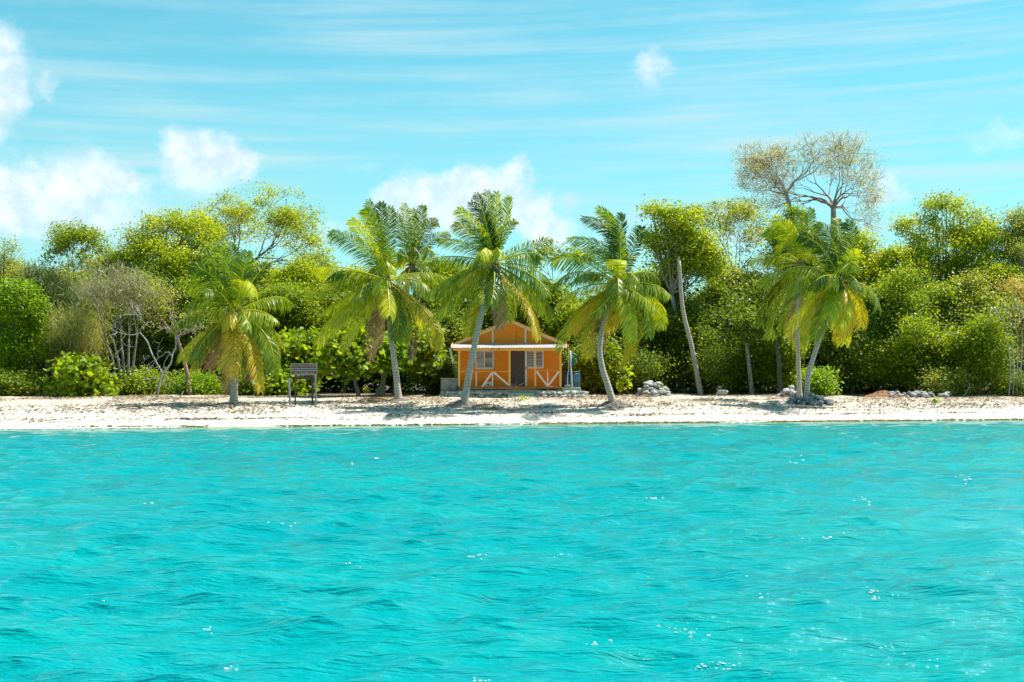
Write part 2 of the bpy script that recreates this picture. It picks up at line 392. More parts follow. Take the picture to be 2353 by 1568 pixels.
def tree(name, label, cx, top, hw, bot, Y, sty, pal, clumps, seed, bark=None, base=None, nl=7, lobes=None, trunk_r=.16, stems=1, group=None, twigs=.35, cat='tree', shell=.5, sp=1.0):
    rg = np.random.default_rng(seed); bark = bark or M_BARK
    b = foot(base if base is not None else cx, Y)
    t = thing(name, b, label, cat, group)
    lb = lobes or lobes_in(cx, top, hw, bot, nl, rg)
    m = Y / F
    C = np.array([P(l[0], l[1], Y + rg.normal(0, .8)) for l in lb]); RR = np.array([[l[2]*m, max(l[2]*m*.85, .5), l[3]*m] for l in lb])
    wt = RR[:, 0] * RR[:, 2] ** .8; wt /= wt.sum()
    li = rg.choice(len(lb), clumps, p=wt)
    dr = rg.normal(0, 1, (clumps, 3)); dr /= np.linalg.norm(dr, axis=1)[:, None]
    rad = shell + (1 - shell) * rg.uniform(0, 1, clumps) ** .6
    cen = C[li] + dr * RR[li] * rad[:, None]
    cen[:, 2] = np.maximum(cen[:, 2], b.z + .25)
    s = STY[sty]
    v, f, ti = leaf_cloud(cen, rg.uniform(.12, .88, clumps), s[2] * sp, s[3], s[0], s[1], rg, up=s[4], droop=s[5], hexa=sty == 'grape')
    # trunk, limbs to every lobe, twigs to some clumps
    mb = MB(); top_z = C[:, 2].mean()
    for k in range(stems):
        off = np.array([rg.normal(0, .25), rg.normal(0, .2), 0]) * (stems > 1)
        b0 = np.array(b) + off; fork = np.array([np.interp(.45, [0, 1], [b0[0], C[0][0]]), Y, b.z + (C[:, 2].min() - b.z) * .75 + .2])
        fork[0] += rg.normal(0, .3); fork[2] = max(fork[2], b.z + .3)
        mid = (b0 + fork) / 2 + np.array([rg.normal(0, .12), 0, 0])
        tr_ = trunk_r / math.sqrt(stems)
        mb.tube(smoothpath([b0 - np.array([0,0,.3]), b0 + np.array([0,0,.15]), mid, fork], 5), [tr_*1.5] + [tr_*1.25]*4 + list(np.linspace(tr_*1.1, tr_*.75, 11)), 7)
        for i in range(len(lb)):
            if stems > 1 and i % stems != k: continue
            e = C[i]; md = (fork + e) / 2 + np.array([0, 0, -.15*abs(e[0]-fork[0])]) + rg.normal(0, .15, 3)
            pth = smoothpath([fork, md, e], 5); mb.tube(pth, list(np.linspace(tr_*.6, tr_*.18, len(pth))), 5)
    for i in range(clumps):
        if rg.uniform() < twigs:
            st = fork + (C[li[i]] - fork) * rg.uniform(.35, 1.0) + rg.normal(0, .12, 3); a = st * .5 + cen[i] * .5 + rg.normal(0, .18, 3)
            mb.tube([st, a, cen[i]], [.028, .018, .008], 4, cap=False)
    mb.build('trunk', bark, t, smooth=True)
    cr = link('crown', mesh_np('crown', v, f, ti), LM[pal], t)
    return t

G_BACK = 'broadleaf trees of the coastal forest'
T = tree
#  name, label, cx, top, hw, bottom, Y, style, palette, clumps, seed
T('broadleaf_tree', 'feathery yellow green treetop at the left edge above the round bright green tree', 12, 528, 66, 760, 93, 'fine', 'olive', 330, 1, nl=9)
T('broadleaf_tree', 'olive tree filling the forest under the airy open crown near the left edge', 130, 568, 92, 800, 92, 'broad', 'olive', 420, 2, nl=10)
T('broadleaf_tree', 'low olive brown tree crown right of the airy open tree', 270, 540, 84, 780, 92, 'broad', 'olive', 460, 3, nl=11)
T('broadleaf_tree', 'dense golden green tree behind and left of the leftmost palm', 395, 500, 100, 800, 91, 'broad', 'yellow', 620, 4, nl=11, trunk_r=.22,
  lobes=[(330,545,46,30),(375,515,50,28),(430,505,48,26),(470,530,44,30),(360,590,80,50),(450,590,80,54),(400,660,100,80),(310,580,36,26)], shell=.4)
T('broadleaf_tree', 'round yellow green tree under the tall feathery tree, behind the leftmost palm', 570, 520, 100, 800, 93, 'broad', 'green', 430, 5, nl=10)
T('broadleaf_tree', 'dense yellow leaved tree between the leftmost palm and the sign palm', 705, 528, 92, 800, 91, 'broad', 'yellow', 560, 6, nl=11)
T('broadleaf_tree', 'golden tree crown behind the left fronds of the curved palm', 815, 585, 70, 800, 91.5, 'broad', 'yellow', 330, 26, nl=9)
T('broadleaf_tree', 'low yellow green tree filling the gap behind the palms left of the cabin', 1015, 540, 92, 800, 92, 'broad', 'yellow', 520, 7, nl=10)
T('broadleaf_tree', 'low yellow crowned tree peeping out right of the palm beside the cabin', 1455, 598, 70, 780, 90, 'broad', 'yellow', 330, 9)
T('almond_tree', 'layered golden almond tree whose branches reach left into the sky beside the dead palm trunk', 1548, 475, 80, 640, 86, 'broad', 'yellow', 430, 10,
  lobes=[(1525,490,30,14),(1502,484,24,12),(1560,512,46,24),(1545,555,64,30),(1500,545,28,14),(1586,492,28,10),(1600,560,50,34),(1560,610,70,34),(1630,600,46,34)], trunk_r=.17, base=1570, shell=.3)
T('broadleaf_tree', 'compact green tree at the foot of the tall bare branched tree', 1828, 440, 66, 700, 92, 'broad', 'green', 360, 12, nl=9)
T('broadleaf_tree', 'broad yellow green crown behind the right pair of palms', 1975, 472, 98, 800, 91, 'broad', 'yellow', 640, 13, nl=12)
T('broadleaf_tree', 'small yellow tree crown in the dip right of the palm pair', 2078, 506, 84, 800, 90, 'broad', 'yellow', 500, 14, nl=12)
T('broadleaf_tree', 'golden green tree with a knob of leaves raised on a bare limb above its crown', 2185, 460, 108, 700, 92, 'broad', 'yellow', 640, 15,
  lobes=[(2175,466,50,14),(2148,474,26,12),(2212,486,28,14),(2110,520,54,32),(2232,522,58,38),(2180,580,106,60),(2275,560,56,40),(2190,670,112,80)], shell=.4)
T('broadleaf_tree', 'tall narrow olive tree at the right edge of the forest', 2338, 434, 50, 700, 90, 'fine', 'olive', 420, 16, nl=11)
T('broadleaf_tree', 'yellow green tree below the narrow olive tree near the right edge', 2290, 550, 92, 800, 89, 'broad', 'yellow', 460, 17, nl=10)
T('broadleaf_tree', 'yellow olive tree under the pale airy tree, right of the dead palm trunk', 1690, 570, 100, 800, 91, 'broad', 'olive', 480, 18, nl=10)
# middle row, darker
mid = [(60,600,66,800,88,'fine','olive','olive treetop behind the round bright green tree at the left edge'),
 (215,610,70,860,87,'fine','olive','olive tree behind the grey half bare casuarina'),
 (330,610,74,860,86,'fine','olive','brownish twiggy tree just left of the leftmost palm'),
 (450,585,84,870,87,'broad','green','green tree right behind the leftmost palm crown'),
 (560,650,80,890,86,'broad','dark','dark leaved tree behind the right fronds of the leftmost palm'),
 (650,590,92,880,87,'broad','green','green tree above the brown park sign'),
 (790,610,92,880,88,'broad','green','mid green tree behind the left fronds of the curved palm'),
 (905,640,86,880,88,'broad','dark','deep green tree behind the curved palm next to the sign'),
 (1020,660,74,890,86,'broad','dark','dark tree touching the left slope of the cabin roof'),
 (1130,640,84,880,90,'broad','green','mid green tree rising behind the cabin ridge'),
 (1250,610,76,880,87,'broad','green','mid green tree behind the right slope of the cabin roof'),
 (1345,640,78,890,86,'broad','green','green tree behind the blue water tank'),
 (1450,640,80,890,87,'broad','dark','dark tree behind the palm to the right of the cabin'),
 (1540,610,74,890,87,'broad','dark','dark glossy tree left of the dead palm trunk'),
 (1640,600,84,890,88,'broad','dark','dark glossy tree right of the dead palm trunk'),
 (1740,600,88,890,87,'broad','dark','dark tree left of the right pair of palms'),
 (1850,600,84,890,89,'broad','green','green tree directly behind the trunks of the palm pair'),
 (1960,600,88,890,87,'broad','green','green tree immediately right of the palm pair'),
 (2055,580,82,890,86,'broad','green','grey green vine covered tree above the brown litter heap'),
 (2150,590,88,890,86,'broad','green','mid green tree above the grey rubble ridge'),
 (2245,600,84,880,85.5,'broad','olive','olive tree behind the tall sunlit bush near the right edge'),
 (2335,610,64,830,86,'fine','rust','rust tinted tree over the pale thin stems at the right edge')]
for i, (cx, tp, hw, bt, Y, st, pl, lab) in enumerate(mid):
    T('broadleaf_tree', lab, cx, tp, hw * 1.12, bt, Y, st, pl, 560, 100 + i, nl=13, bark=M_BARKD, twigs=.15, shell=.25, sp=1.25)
# front plants of the forest edge
T('round_tree', 'rounded bright green tree at the left edge of the beach', 42, 655, 56, 850, 80, 'broad', 'bright', 420, 40, bark=M_BARK, base=58, trunk_r=.1, sp=1.15,
  lobes=[(38,700,44,30),(26,672,30,18),(72,742,26,26),(8,760,40,34),(50,790,38,30),(84,706,16,16),(18,830,34,22),(78,800,20,20),(60,668,18,14)], shell=.55)
T('casuarina_tree', 'dark green casuarina dome behind the round bright green tree', 105, 590, 72, 790, 84, 'needle', 'needledark', 320, 41, nl=10, bark=M_BARKD, shell=.2, sp=1.4)
T('casuarina_tree', 'pale yellow wispy casuarina right of the dark casuarina', 160, 728, 56, 850, 81, 'needle', 'needle', 230, 42, shell=.15, sp=1.5,
  lobes=[(160,775,44,32),(185,745,34,24),(135,800,30,34),(200,790,32,34),(160,738,26,16)])
T('sea_grape_bush', 'low sea grape bush with round glowing leaves on the left beach edge', 188, 822, 66, 918, 76, 'grape', 'grape', 150, 43, nl=7, bark=M_BARK, trunk_r=.05, stems=3, cat='bush')
T('sea_grape_tree', 'yellow green sea grape tree right behind the brown park sign', 690, 735, 62, 905, 80, 'grape', 'grape', 230, 44, nl=8, trunk_r=.07, stems=2)
T('sea_grape_tree', 'sea grape tree with a forked pale trunk between the sign and the curved palm', 800, 748, 82, 862, 77, 'grape', 'grape', 250, 45, nl=9, base=823, trunk_r=.12)
T('sea_grape_tree', 'sea grape tree with a twisted pale trunk just left of the curved palm', 880, 765, 62, 850, 78, 'grape', 'bright', 170, 46, nl=8, base=867, trunk_r=.12)
T('sea_grape_tree', 'bright yellow sea grape tree between the curved palm and the cabin', 955, 748, 52, 842, 79, 'grape', 'grape', 150, 47, nl=7, base=905, trunk_r=.06)
shr = [(30,862,50,912,78,'broad','dark','dark low bush on the shaded beach edge at far left'),
 (330,868,50,905,81,'broad','green','low green bush behind the dead branches left of the leftmost palm'),
 (452,874,40,903,81,'broad','bright','low bright bush left of the leftmost palm trunk'),
 (585,868,40,904,81,'broad','green','low bush just right of the leftmost palm trunk'),
 (645,858,30,905,79,'grape','grape','small sea grape bush between the leftmost palm and the sign'),
 (1000,800,44,905,82,'broad','dark','dark bush beside the concrete cistern'),
 (1365,790,50,900,82,'broad','green','green bush beside the blue water tank'),
 (1450,750,76,902,83,'broad','dark','dark bush behind the pale stone cairn'),
 (1560,760,70,902,86,'broad','dark','dark bush behind the foot of the dead palm trunk'),
 (1660,760,72,903,84,'broad','dark','dark bush behind the lone white rock'),
 (1770,760,72,902,84,'broad','green','yellow speckled bush left of the palm pair trunks'),
 (1876,862,20,900,79,'broad','bright','small bright bush right beside the leaning palm trunk of the pair'),
 (1950,750,78,900,84,'broad','dark','dark bush between the palm pair and the brown litter heap'),
 (2020,770,56,890,83,'broad','green','sunlit green bush behind the brown litter heap'),
 (2110,740,82,898,82,'broad','green','mixed green bush behind the grey rubble ridge'),
 (2190,820,52,895,81,'fine','olive','dry olive bush right of the grey rubble ridge'),
 (2255,775,62,890,82,'broad','green','tall sunlit bush in front of the right edge of the forest'),
 (2325,850,46,905,82,'fine','dark','dark low bush under the pale thin stems')]
for i, (cx, tp, hw, bt, Y, st, pl, lab) in enumerate(shr):
    if hw > 45 and cx > 1000: tp += (-70, 25, -25, 40)[i % 4]; st = ('broad', 'fine')[i % 2]
    T('bush', lab, cx, tp, hw * 1.1, bt, Y, st, pl, int(80 + hw * 3), 200 + i, nl=9, shell=.2, sp=1.3, bark=M_BARKD, twigs=.2, trunk_r=.05, stems=3, cat='bush')

# undergrowth deep in the wood
rg = np.random.default_rng(5)
K = 5600
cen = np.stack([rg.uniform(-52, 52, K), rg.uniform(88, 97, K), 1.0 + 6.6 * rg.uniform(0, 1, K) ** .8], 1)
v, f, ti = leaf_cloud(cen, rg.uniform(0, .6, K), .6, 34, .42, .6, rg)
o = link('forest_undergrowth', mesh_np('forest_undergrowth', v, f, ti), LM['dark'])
tag(o, 'dense shaded undergrowth filling the wood behind the trees', 'undergrowth', kind='stuff')

# ------------------------------------------------------------------ branching (bare) trees
def grow(mb, tips, p, d, ln, rad, depth, rg, spread, up, wig=.12, minr=.012, shr=.78):
    n = 4; pts = [p]; q = np.array(p, float); dd = np.array(d, float)
    for i in range(n):
        dd = dd + rg.normal(0, wig, 3) + np.array([0, 0, up]); dd /= np.linalg.norm(dd); q = q + dd * ln / n; pts.append(q.copy())
    r1 = max(rad * .68, minr); mb.tube(pts, list(np.linspace(rad, r1, n + 1)), 6 if rad > .05 else 4, cap=False)
    if depth == 0: tips.append(q); return
    k = 2 if rg.uniform() < .55 else 3
    for i in range(k):
        nd = dd + rg.normal(0, spread, 3) * np.array([1, .8, .8]); nd /= np.linalg.norm(nd)
        grow(mb, tips, q, nd, ln * shr * rg.uniform(.8, 1.2), max(r1 * (.85 if i == 0 else .68), minr), depth - 1, rg, spread, up, wig, minr, shr)
def limbed(name, label, base, starts, seed, bark, leaf=None, leafn=0, cat='tree', spread=.42, up=.05, wig=.12, lsty='airy', shr=.78, lsize=None, lspread=.32, fit=None, inner=0.0):
    """trunks along given paths, each ending in randomly forking limbs; fit = (px0, px1, top py, Y) sizes the spread of the limbs about the first fork"""
    rg = np.random.default_rng(seed); t = thing(name, base, label, cat); mb = MB(); tw = MB(); tips = []
    for (pts, rads, d, ln, depth) in starts:
        pth = smoothpath(pts, 6); mb.tube(pth, list(np.interp(np.linspace(0, 1, len(pth)), np.linspace(0, 1, len(rads)), rads)), 8)
        for dd in d: grow(tw, tips, np.array(pts[-1], float), np.array(dd, float) / np.linalg.norm(dd), ln, rads[-1] * .8, depth, rg, spread, up, wig, shr=shr)
    tp = np.array(tips); tv = np.array(tw.v)
    if fit:
        x0, x1, z1 = P(fit[0], 0, fit[3]).x, P(fit[1], 0, fit[3]).x, P(0, fit[2], fit[3]).z; o = np.array(starts[0][0][-1], float)
        q0, q1 = np.quantile(tp[:, 0], .02), np.quantile(tp[:, 0], .98); qz = np.quantile(tp[:, 2], .985)
        def warp(v):
            w = v.copy(); dxx = v[:, 0] - o[0]; w[:, 0] = o[0] + np.where(dxx > 0, dxx * (x1 - o[0]) / (q1 - o[0]), dxx * (o[0] - x0) / (o[0] - q0))
            zn = (v[:, 2] - o[2]) / (qz - o[2]); zn = np.where(zn > .6, .6 + .4 * np.tanh((zn - .6) / .4), zn); w[:, 2] = o[2] + zn * (z1 - o[2]) * 1.05; return w
        if len(starts) == 1: tv, tp = warp(tv), warp(tp)
        else:
            tp = warp(tp); tv = warp(tv); mb.v = [tuple(p) if p[2] < o[2] - 1e9 else tuple(p) for p in mb.v]
    mb.add(tv, tw.f)
    mb.build('trunk', bark, t, smooth=True)
    if leaf:
        s = STY[lsty]; tp = tp[rg.uniform(0, 1, len(tp)) < .95]
        v, f, ti = leaf_cloud(tp, rg.uniform(.1, .9, len(tp)), lspread, leafn, lsize or s[0], s[1], rg, up=s[4], droop=s[5])
        link('crown', mesh_np('crown', v, f, ti), LM[leaf], t)
    return t, tips
Y = 103
M_BARKP = simple('mauve grey bark', (.42,.34,.31), (.32,.26,.24), .85, 5, .3)
limbed('bare_tree', 'tallest tree, fan of bare mauve branches with rusty leaf tips, rising over the right palms', foot(1905, Y), [
  ([foot(1905, Y), P(1912, 700, Y), P(1916, 540, Y), P(1915, 480, Y)], [.42, .34, .28, .20],
   [(-.95,.1,.5),(-.55,.1,.9),(-.15,-.2,1),(.2,.2,1),(.65,0,.85),(.35,-.3,.9),(1,.1,.25)], 1.6, 6)],
  77, M_BARKP, 'rust', 6, spread=.30, up=.01, shr=.86, lspread=.28, lsize=.13, fit=(1740, 2018, 318, Y), wig=.2)
limbed('bare_tree', 'bare mauve branched tree with thin rusty leaves, left half of the tallest crown', foot(1845, Y + 1.5), [
  ([foot(1845, Y), P(1842, 640, Y), P(1815, 480, Y), P(1806, 445, Y)], [.30, .24, .18, .13],
   [(-.75,.1,.8),(-.35,-.2,1),(.15,.2,1),(-1,0,.2),(.5,0,1)], 1.5, 6)],
  78, M_BARKP, 'rust', 6, spread=.30, up=.01, shr=.86, lspread=.30, lsize=.13, fit=(1700, 1960, 322, Y), wig=.2)
Y = 99
limbed('feathery_tree', 'tall feathery spreading tree with thin twigs against the sky, above the leftmost palm', foot(560, Y), [
  ([foot(560, Y), P(562, 780, Y), P(560, 690, Y), P(556, 620, Y)], [.34, .28, .22, .16],
   [(-1,.1,.35),(-.8,.1,.7),(-.4,.2,.9),(0,-.2,1),(.4,.2,1),(.8,0,.7),(1,-.1,.35)], 1.7, 5)],
  79, M_BARK, 'yellow', 44, spread=.34, up=.0, shr=.86, lspread=.36, lsize=.18, fit=(395, 762, 436, Y))
limbed('feathery_tree', 'airy open crowned tree with sky showing through, second crown from the left edge', foot(180, 95), [
  ([foot(180, 95), P(184, 780, 95), P(182, 700, 95), P(180, 650, 95)], [.24, .20, .15, .12],
   [(-.9,.1,.4),(-.7,.1,.9),(-.2,-.2,1),(.3,.2,1),(.7,0,.8),(1,0,.3)], 1.5, 4)],
  80, M_BARK, 'green', 34, spread=.38, up=.02, shr=.84, lspread=.34, lsize=.2, fit=(100, 262, 520, 95))
limbed('feathery_tree', 'pale airy olive tree with sky gaps between the almond tree and the tall bare tree', foot(1690, 94), [
  ([foot(1690, 94), P(1692, 760, 94), P(1688, 700, 94), P(1690, 640, 94)], [.28, .22, .17, .13],
   [(-.9,.1,.6),(-.4,-.2,1),(.1,.2,1),(.5,0,.9),(.95,0,.6)], 1.7, 5)],
  81, M_BARK, 'olive', 20, spread=.38, up=.02, shr=.85, lspread=.36, lsize=.2, fit=(1598, 1775, 458, 94))
limbed('feathery_tree', 'thin treetop with few dark leaf clusters right of the cabin palm crown', foot(1270, 91), [
  ([foot(1270, 91), P(1270, 760, 91), P(1272, 660, 91)], [.16, .13, .09],
   [(-.6,.1,.9),(0,-.2,1),(.7,.2,.9)], 1.4, 3)],
  82, M_BARK, 'green', 26, spread=.4, up=.03, lspread=.3, lsize=.22, fit=(1225, 1345, 566, 91))
Y = 79.5
b = foot(278, Y)
limbed('casuarina_tree', 'grey half bare casuarina with many upright thin stems left of the leftmost palm', b, [
  ([foot(268 + k*9, Y + (k % 3)*.3), P(262 + k*11, 840, Y), P(242 + k*18, 780, Y)], [.10, .08, .05], [(-.25+.1*k,.1,1),(.2-.05*k,-.1,1)], 1.1, 4) for k in range(5)],
  31, M_BARK, 'grey', 22, spread=.30, up=.06, lsty='needle', lsize=.45, shr=.80, lspread=.38, fit=None)
Y = 77.5
limbed('dead_tree', 'bleached gnarled dead tree with reaching white branches left of the leftmost palm', foot(360, Y), [
  ([foot(362, Y), P(372, 862, Y), P(392, 836, Y), P(396, 815, Y)], [.07, .06, .05, .04], [(-1,0,.5),(-.2,0,1),(-1,.2,.1),(.6,.2,.7)], .95, 3),
  ([P(374, 858, Y), P(350, 815, Y), P(338, 785, Y), P(322, 765, Y)], [.05, .045, .04, .03], [(.5,0,.7),(-.7,0,.4)], .8, 3)],
  32, M_BARKG, None, spread=.55, up=.0, wig=.28)
limbed('leaning_tree', 'reddish forked trunk with bare crooked limbs just left of the leftmost palm', foot(437, 78.5), [
  ([foot(437, 78.5), P(428, 850, 78.5), P(415, 800, 78.5), P(405, 770, 78.5)], [.16, .13, .11, .08], [(-.9,0,.45),(-.2,.2,1),(.7,0,.5)], 1.1, 3),
  ([P(424, 830, 78.5), P(440, 810, 78.5), P(448, 790, 78.5)], [.09, .07, .05], [(.4,0,1),(.9,0,.3)], .9, 3)],
  33, M_BARKR, 'olive', 12, spread=.5, up=.02, wig=.22)
limbed('leaning_tree', 'slim pale stems branching upward at the right edge of the forest', foot(2332, 80), [
  ([foot(2318 + k*9, 80 + .2*k), P(2322 + k*8, 850, 80), P(2316 + k*11, 790, 80)], [.045, .04, .03], [(-.2+.12*k,0,1)], .9, 3) for k in range(4)],
  34, M_BARKG, 'olive', 14, spread=.4, up=.05, wig=.15)
for (pts, r0, bk, lab) in [([(1612,903),(1590,800),(1569,710),(1560,600)], .145, M_PALM, 'dead palm trunk without a crown, leaning left before the dark trees'),
        ([(1729,904),(1722,850),(1716,800),(1708,750)], .13, M_BARK, 'slim pale trunk standing between the dead palm trunk and the palm pair'),
        ([(1793,902),(1790,840),(1785,790),(1783,735)], .15, M_BARKD, 'dark straight trunk close to the left of the palm pair')]:
    Yt = 82.3 if r0 == .145 else 82.2; bs = foot(pts[0][0], Yt)
    t = thing('dead_palm' if r0 == .145 else 'slender_tree', bs, lab, 'tree')
    pth = smoothpath([bs - Vector((0,0,.3))] + [P(x, y, Yt) for x, y in pts[1:]], 8)
    mb = MB(); mb.tube(pth, [r0 * 1.35] + list(np.linspace(r0 * 1.15, r0 * .8, len(pth) - 1)), 10)
    mb.build('trunk', bk, t, smooth=True)
    if r0 != .145:
        rg_ = np.random.default_rng(int(r0 * 1000)); cn = np.array(pth[-1]) + np.clip(rg_.normal(0, 1, (60, 3)), -1.6, 1.6) * np.array([.75, .6, .75])
        v, f, ti = leaf_cloud(cn, rg_.uniform(.1, .8, 60), .42, 40, .2, .55, rg_); link('crown', mesh_np('crown', v, f, ti), LM['dark'], t)
    if r0 == .145:
        mb = MB(); e = pth[-1]
        for k in range(6): mb.tube([e + np.array([.06*math.cos(k), .06*math.sin(k), -.3]), e + np.array([.09*math.cos(k), .09*math.sin(k), .1 + .1*(k % 3)])], [.05, .01], 4)
        mb.build('splintered_top', M_BARKG, t)

# ------------------------------------------------------------------ coconut palms
def frond_mesh(base, mid, tip, rg, kimg, lmax, wind, dens=1.0):
    base, mid, tip = [np.array(a, float) for a in (base, mid, tip)]
    ctl = 2 * mid - .5 * (base + tip)
    n = 22; ts = np.linspace(0, 1, n)
    pts = [(1-t)**2*base + 2*t*(1-t)*ctl + t*t*tip for t in ts]
    length = sum(np.linalg.norm(pts[i+1] - pts[i]) for i in range(n - 1))
    mb = MB(); mb.tube(pts, list(np.linspace(.048, .010, n)), 5, cap=False)
    cnt = int(max(26, length / .056) * dens)
    V, Fc, TI = [], [], []
    sgn = 1 if rg.uniform() < .5 else -1; roll = rg.normal(0, .25); ft = rg.uniform(.0, .9)
    for side in (1, -1):
        for i in range(cnt):
            t = .13 + .87 * (i + rg.uniform(0, .8)) / cnt; t = min(t, .999)
            p = (1-t)**2*base + 2*t*(1-t)*ctl + t*t*tip
            T_ = 2*(1-t)*(ctl-base) + 2*t*(tip-ctl); T_ /= np.linalg.norm(T_)
            s0 = np.cross(T_, [0, 0, 1.0]); l0 = np.linalg.norm(s0); s0 = s0 / l0 if l0 > .15 else np.array([1., 0, 0])
            s1 = np.cross(T_, [0, -1.0, 0]); l1 = np.linalg.norm(s1); s1 = s1 / l1 if l1 > .15 else np.array([1., 0, 0])
            if np.dot(s0, s1) < 0: s0 = -s0
            sd = s0 * (1 - kimg) + s1 * kimg; sd /= np.linalg.norm(sd)
            nm = np.cross(T_, sd)
            sd = sd * math.cos(roll) + nm * math.sin(roll)
            up_ = nm if nm[2] > 0 else -nm
            L = lmax * (math.sin(math.pi * min(1, .12 + t * .80)) ** .6) * rg.uniform(.85, 1.1)
            if t > .93: L *= .75
            hzn = max(0., 1 - abs(T_[2]) ** 1.5) if tip[2] < base[2] + .9 else .25 * (1 - abs(T_[2]))
            d = sd * side * math.cos(.42 + .42 * t) + T_ * math.sin(.42 + .42 * t) + up_ * .12 * (1 - hzn) + np.array([0, 0, -.85 * hzn]) + rg.normal(0, .07, 3); d /= np.linalg.norm(d)
            w = .022 * rg.uniform(.8, 1.15)
            wd = np.cross(d, up_ + rg.normal(0, .25, 3)); wd /= np.linalg.norm(wd) + 1e-9
            g = rg.uniform(.45, .8) * (1 - .65 * max(0, T_[2]))
            q1 = p + d * L * .38 + np.array([0, 0, -.06]) * L * g + wind * L * .04
            q2 = q1 + (d * .62 + np.array([0, 0, -.62]) * g + wind * .25) * L * .36
            q3 = q2 + (d * .35 + np.array([0, 0, -.95]) * g + wind * .4) * L * .34
            o = len(V)
            V += [p - wd*w*.5, p + wd*w*.5, q1 - wd*w, q1 + wd*w, q2 - wd*w*.75, q2 + wd*w*.75, q3 - wd*w*.12, q3 + wd*w*.12]
            Fc += [(o, o+1, o+3, o+2), (o+2, o+3, o+5, o+4), (o+4, o+5, o+7, o+6)]
            tt = np.clip(ft + rg.normal(0, .15) + .1 * (t - .5), 0, 1); TI += [tt, tt, min(1, tt + .12)]
    return mb, np.array(V), np.array(Fc), TI
PALMS = []
def palm(label, off, sc, trunk, crown, fronds, Yb, seed, rb=.24, rt=.125, group='coconut palms along the beach', mound=(M_ROOT, .9, .32), extra=5, lmax=.97, wind=(-.5,.0,.05)):
    rg = np.random.default_rng(seed); wind = np.array(wind)
    D = lambda u, v: (off[0] + sc * u, off[1] + sc * v)
    bpx = trunk[0]; b = hit(*bpx) if Yb is None else foot(bpx[0], Yb); Y = b.y
    t = thing('coconut_palm', b, label, 'palm tree', group)
    c2 = D(*crown); cp = np.array(P(*c2, Y))
    pts = [np.array(b) - np.array([0, 0, .25])] + [np.array(P(x, y, Y)) for x, y in trunk[1:]] + [cp]
    pth = smoothpath(pts, 14); m = len(pth); mb = MB()
    rad = []
    for i in range(m):
        s = i / (m - 1); rr = rt + (rb * .72 - rt) * (1 - s) ** 1.2 + rb * .55 * math.exp(-s * 16)
        rad.append(rr * (1 + .035 * (i % 2)))
    mb.tube(pth, rad, 12); mb.build('trunk', M_PALM, t, smooth=True)
    # fibrous leaf bases under the crown
    mb = MB()
    for k in range(26):
        a = rg.uniform(0, 6.28); el = rg.uniform(-.7, .9); dv = np.array([math.cos(a), math.sin(a), el])
        e = cp + dv * rg.uniform(.25, .5); mb.tube([cp + np.array([0, 0, -.15]), (cp + e) / 2 + np.array([0, 0, .08]), e], [.06, .045, .015], 5)
    mb.build('leaf_sheath', M_STICK, t)
    for k in range(rg.integers(4, 8)):
        a = rg.uniform(0, 6.28); bm = bmesh.new(); bmesh.ops.create_icosphere(bm, subdivisions=2, radius=.12)
        for vv in bm.verts: vv.co.z *= 1.25
        me = bpy.data.meshes.new('coconut'); bm.to_mesh(me); bm.free(); me.polygons.foreach_set('use_smooth', [True]*len(me.polygons))
        oc = link('coconut', me, M_NUT); oc.location = cp + np.array([.30*math.cos(a), -.15 - .15*abs(math.sin(a)), -.25 - .14*(k % 3)])
        oc.parent = t; oc.matrix_parent_inverse = parent_inv(t)
    if mound:
        mm, mr, mh = mound; nx = 26; vs, fs = [], []
        for i in range(9):
            for k in range(nx):
                rr = mr * (i / 8); a = 6.283 * k / nx; h = mh * (1 - (i / 8) ** 1.3)
                nn = mnoise.noise(Vector((math.cos(a) * rr * 5 + seed, math.sin(a) * rr * 5, .3)))
                x = b.x + rr * math.cos(a) * (1 + .3 * mnoise.noise(Vector((math.cos(a), math.sin(a), seed)))); y = b.y + rr * .8 * math.sin(a)
                vs.append((x, y, gz(x, y) - .06 + max(0, h) + nn * .10 * (i < 8)))
        for i in range(8):
            for k in range(nx): fs.append((i*nx+k, i*nx+(k+1)%nx, (i+1)*nx+(k+1)%nx, (i+1)*nx+k))
        mb = MB(); mb.v, mb.f = vs, [tuple(q) for q in fs]; mb.build('root_mound', mm, t, smooth=False)
    allf = []
    for fr in fronds:
        mu, mv, tu, tv = fr[:4]; dep = fr[4] if len(fr) > 4 and fr[4] is not None else rg.uniform(-1.1, 1.1); kind = fr[5] if len(fr) > 5 else None
        mp, tp = np.array(P(*D(mu, mv), Y + dep * .5)), np.array(P(*D(tu, tv), Y + dep))
        if kind is None:
            rise = tp[2] - cp[2]; kind = 'frond' if rise > -.3 else ('mature' if rise > -2.1 else ('mature' if rg.uniform() < .8 else 'gold'))
        allf.append((mp, tp, kind))
    for k in range(extra):   # fronds pointing away or towards the viewer, seen end on
        a = rg.uniform(-.6, .6) + (math.pi / 2 if k % 2 else -math.pi / 2); rr = rg.uniform(1.6, 2.5); dz = rg.uniform(-1.0, 1.0)
        tp = cp + np.array([math.cos(a) * rr, math.sin(a) * rr, dz]); mp = cp + np.array([math.cos(a) * rr * .5, math.sin(a) * rr * .5, dz * .5 + .55])
        allf.append((mp, tp, 'frond' if dz > 0 else 'mature'))
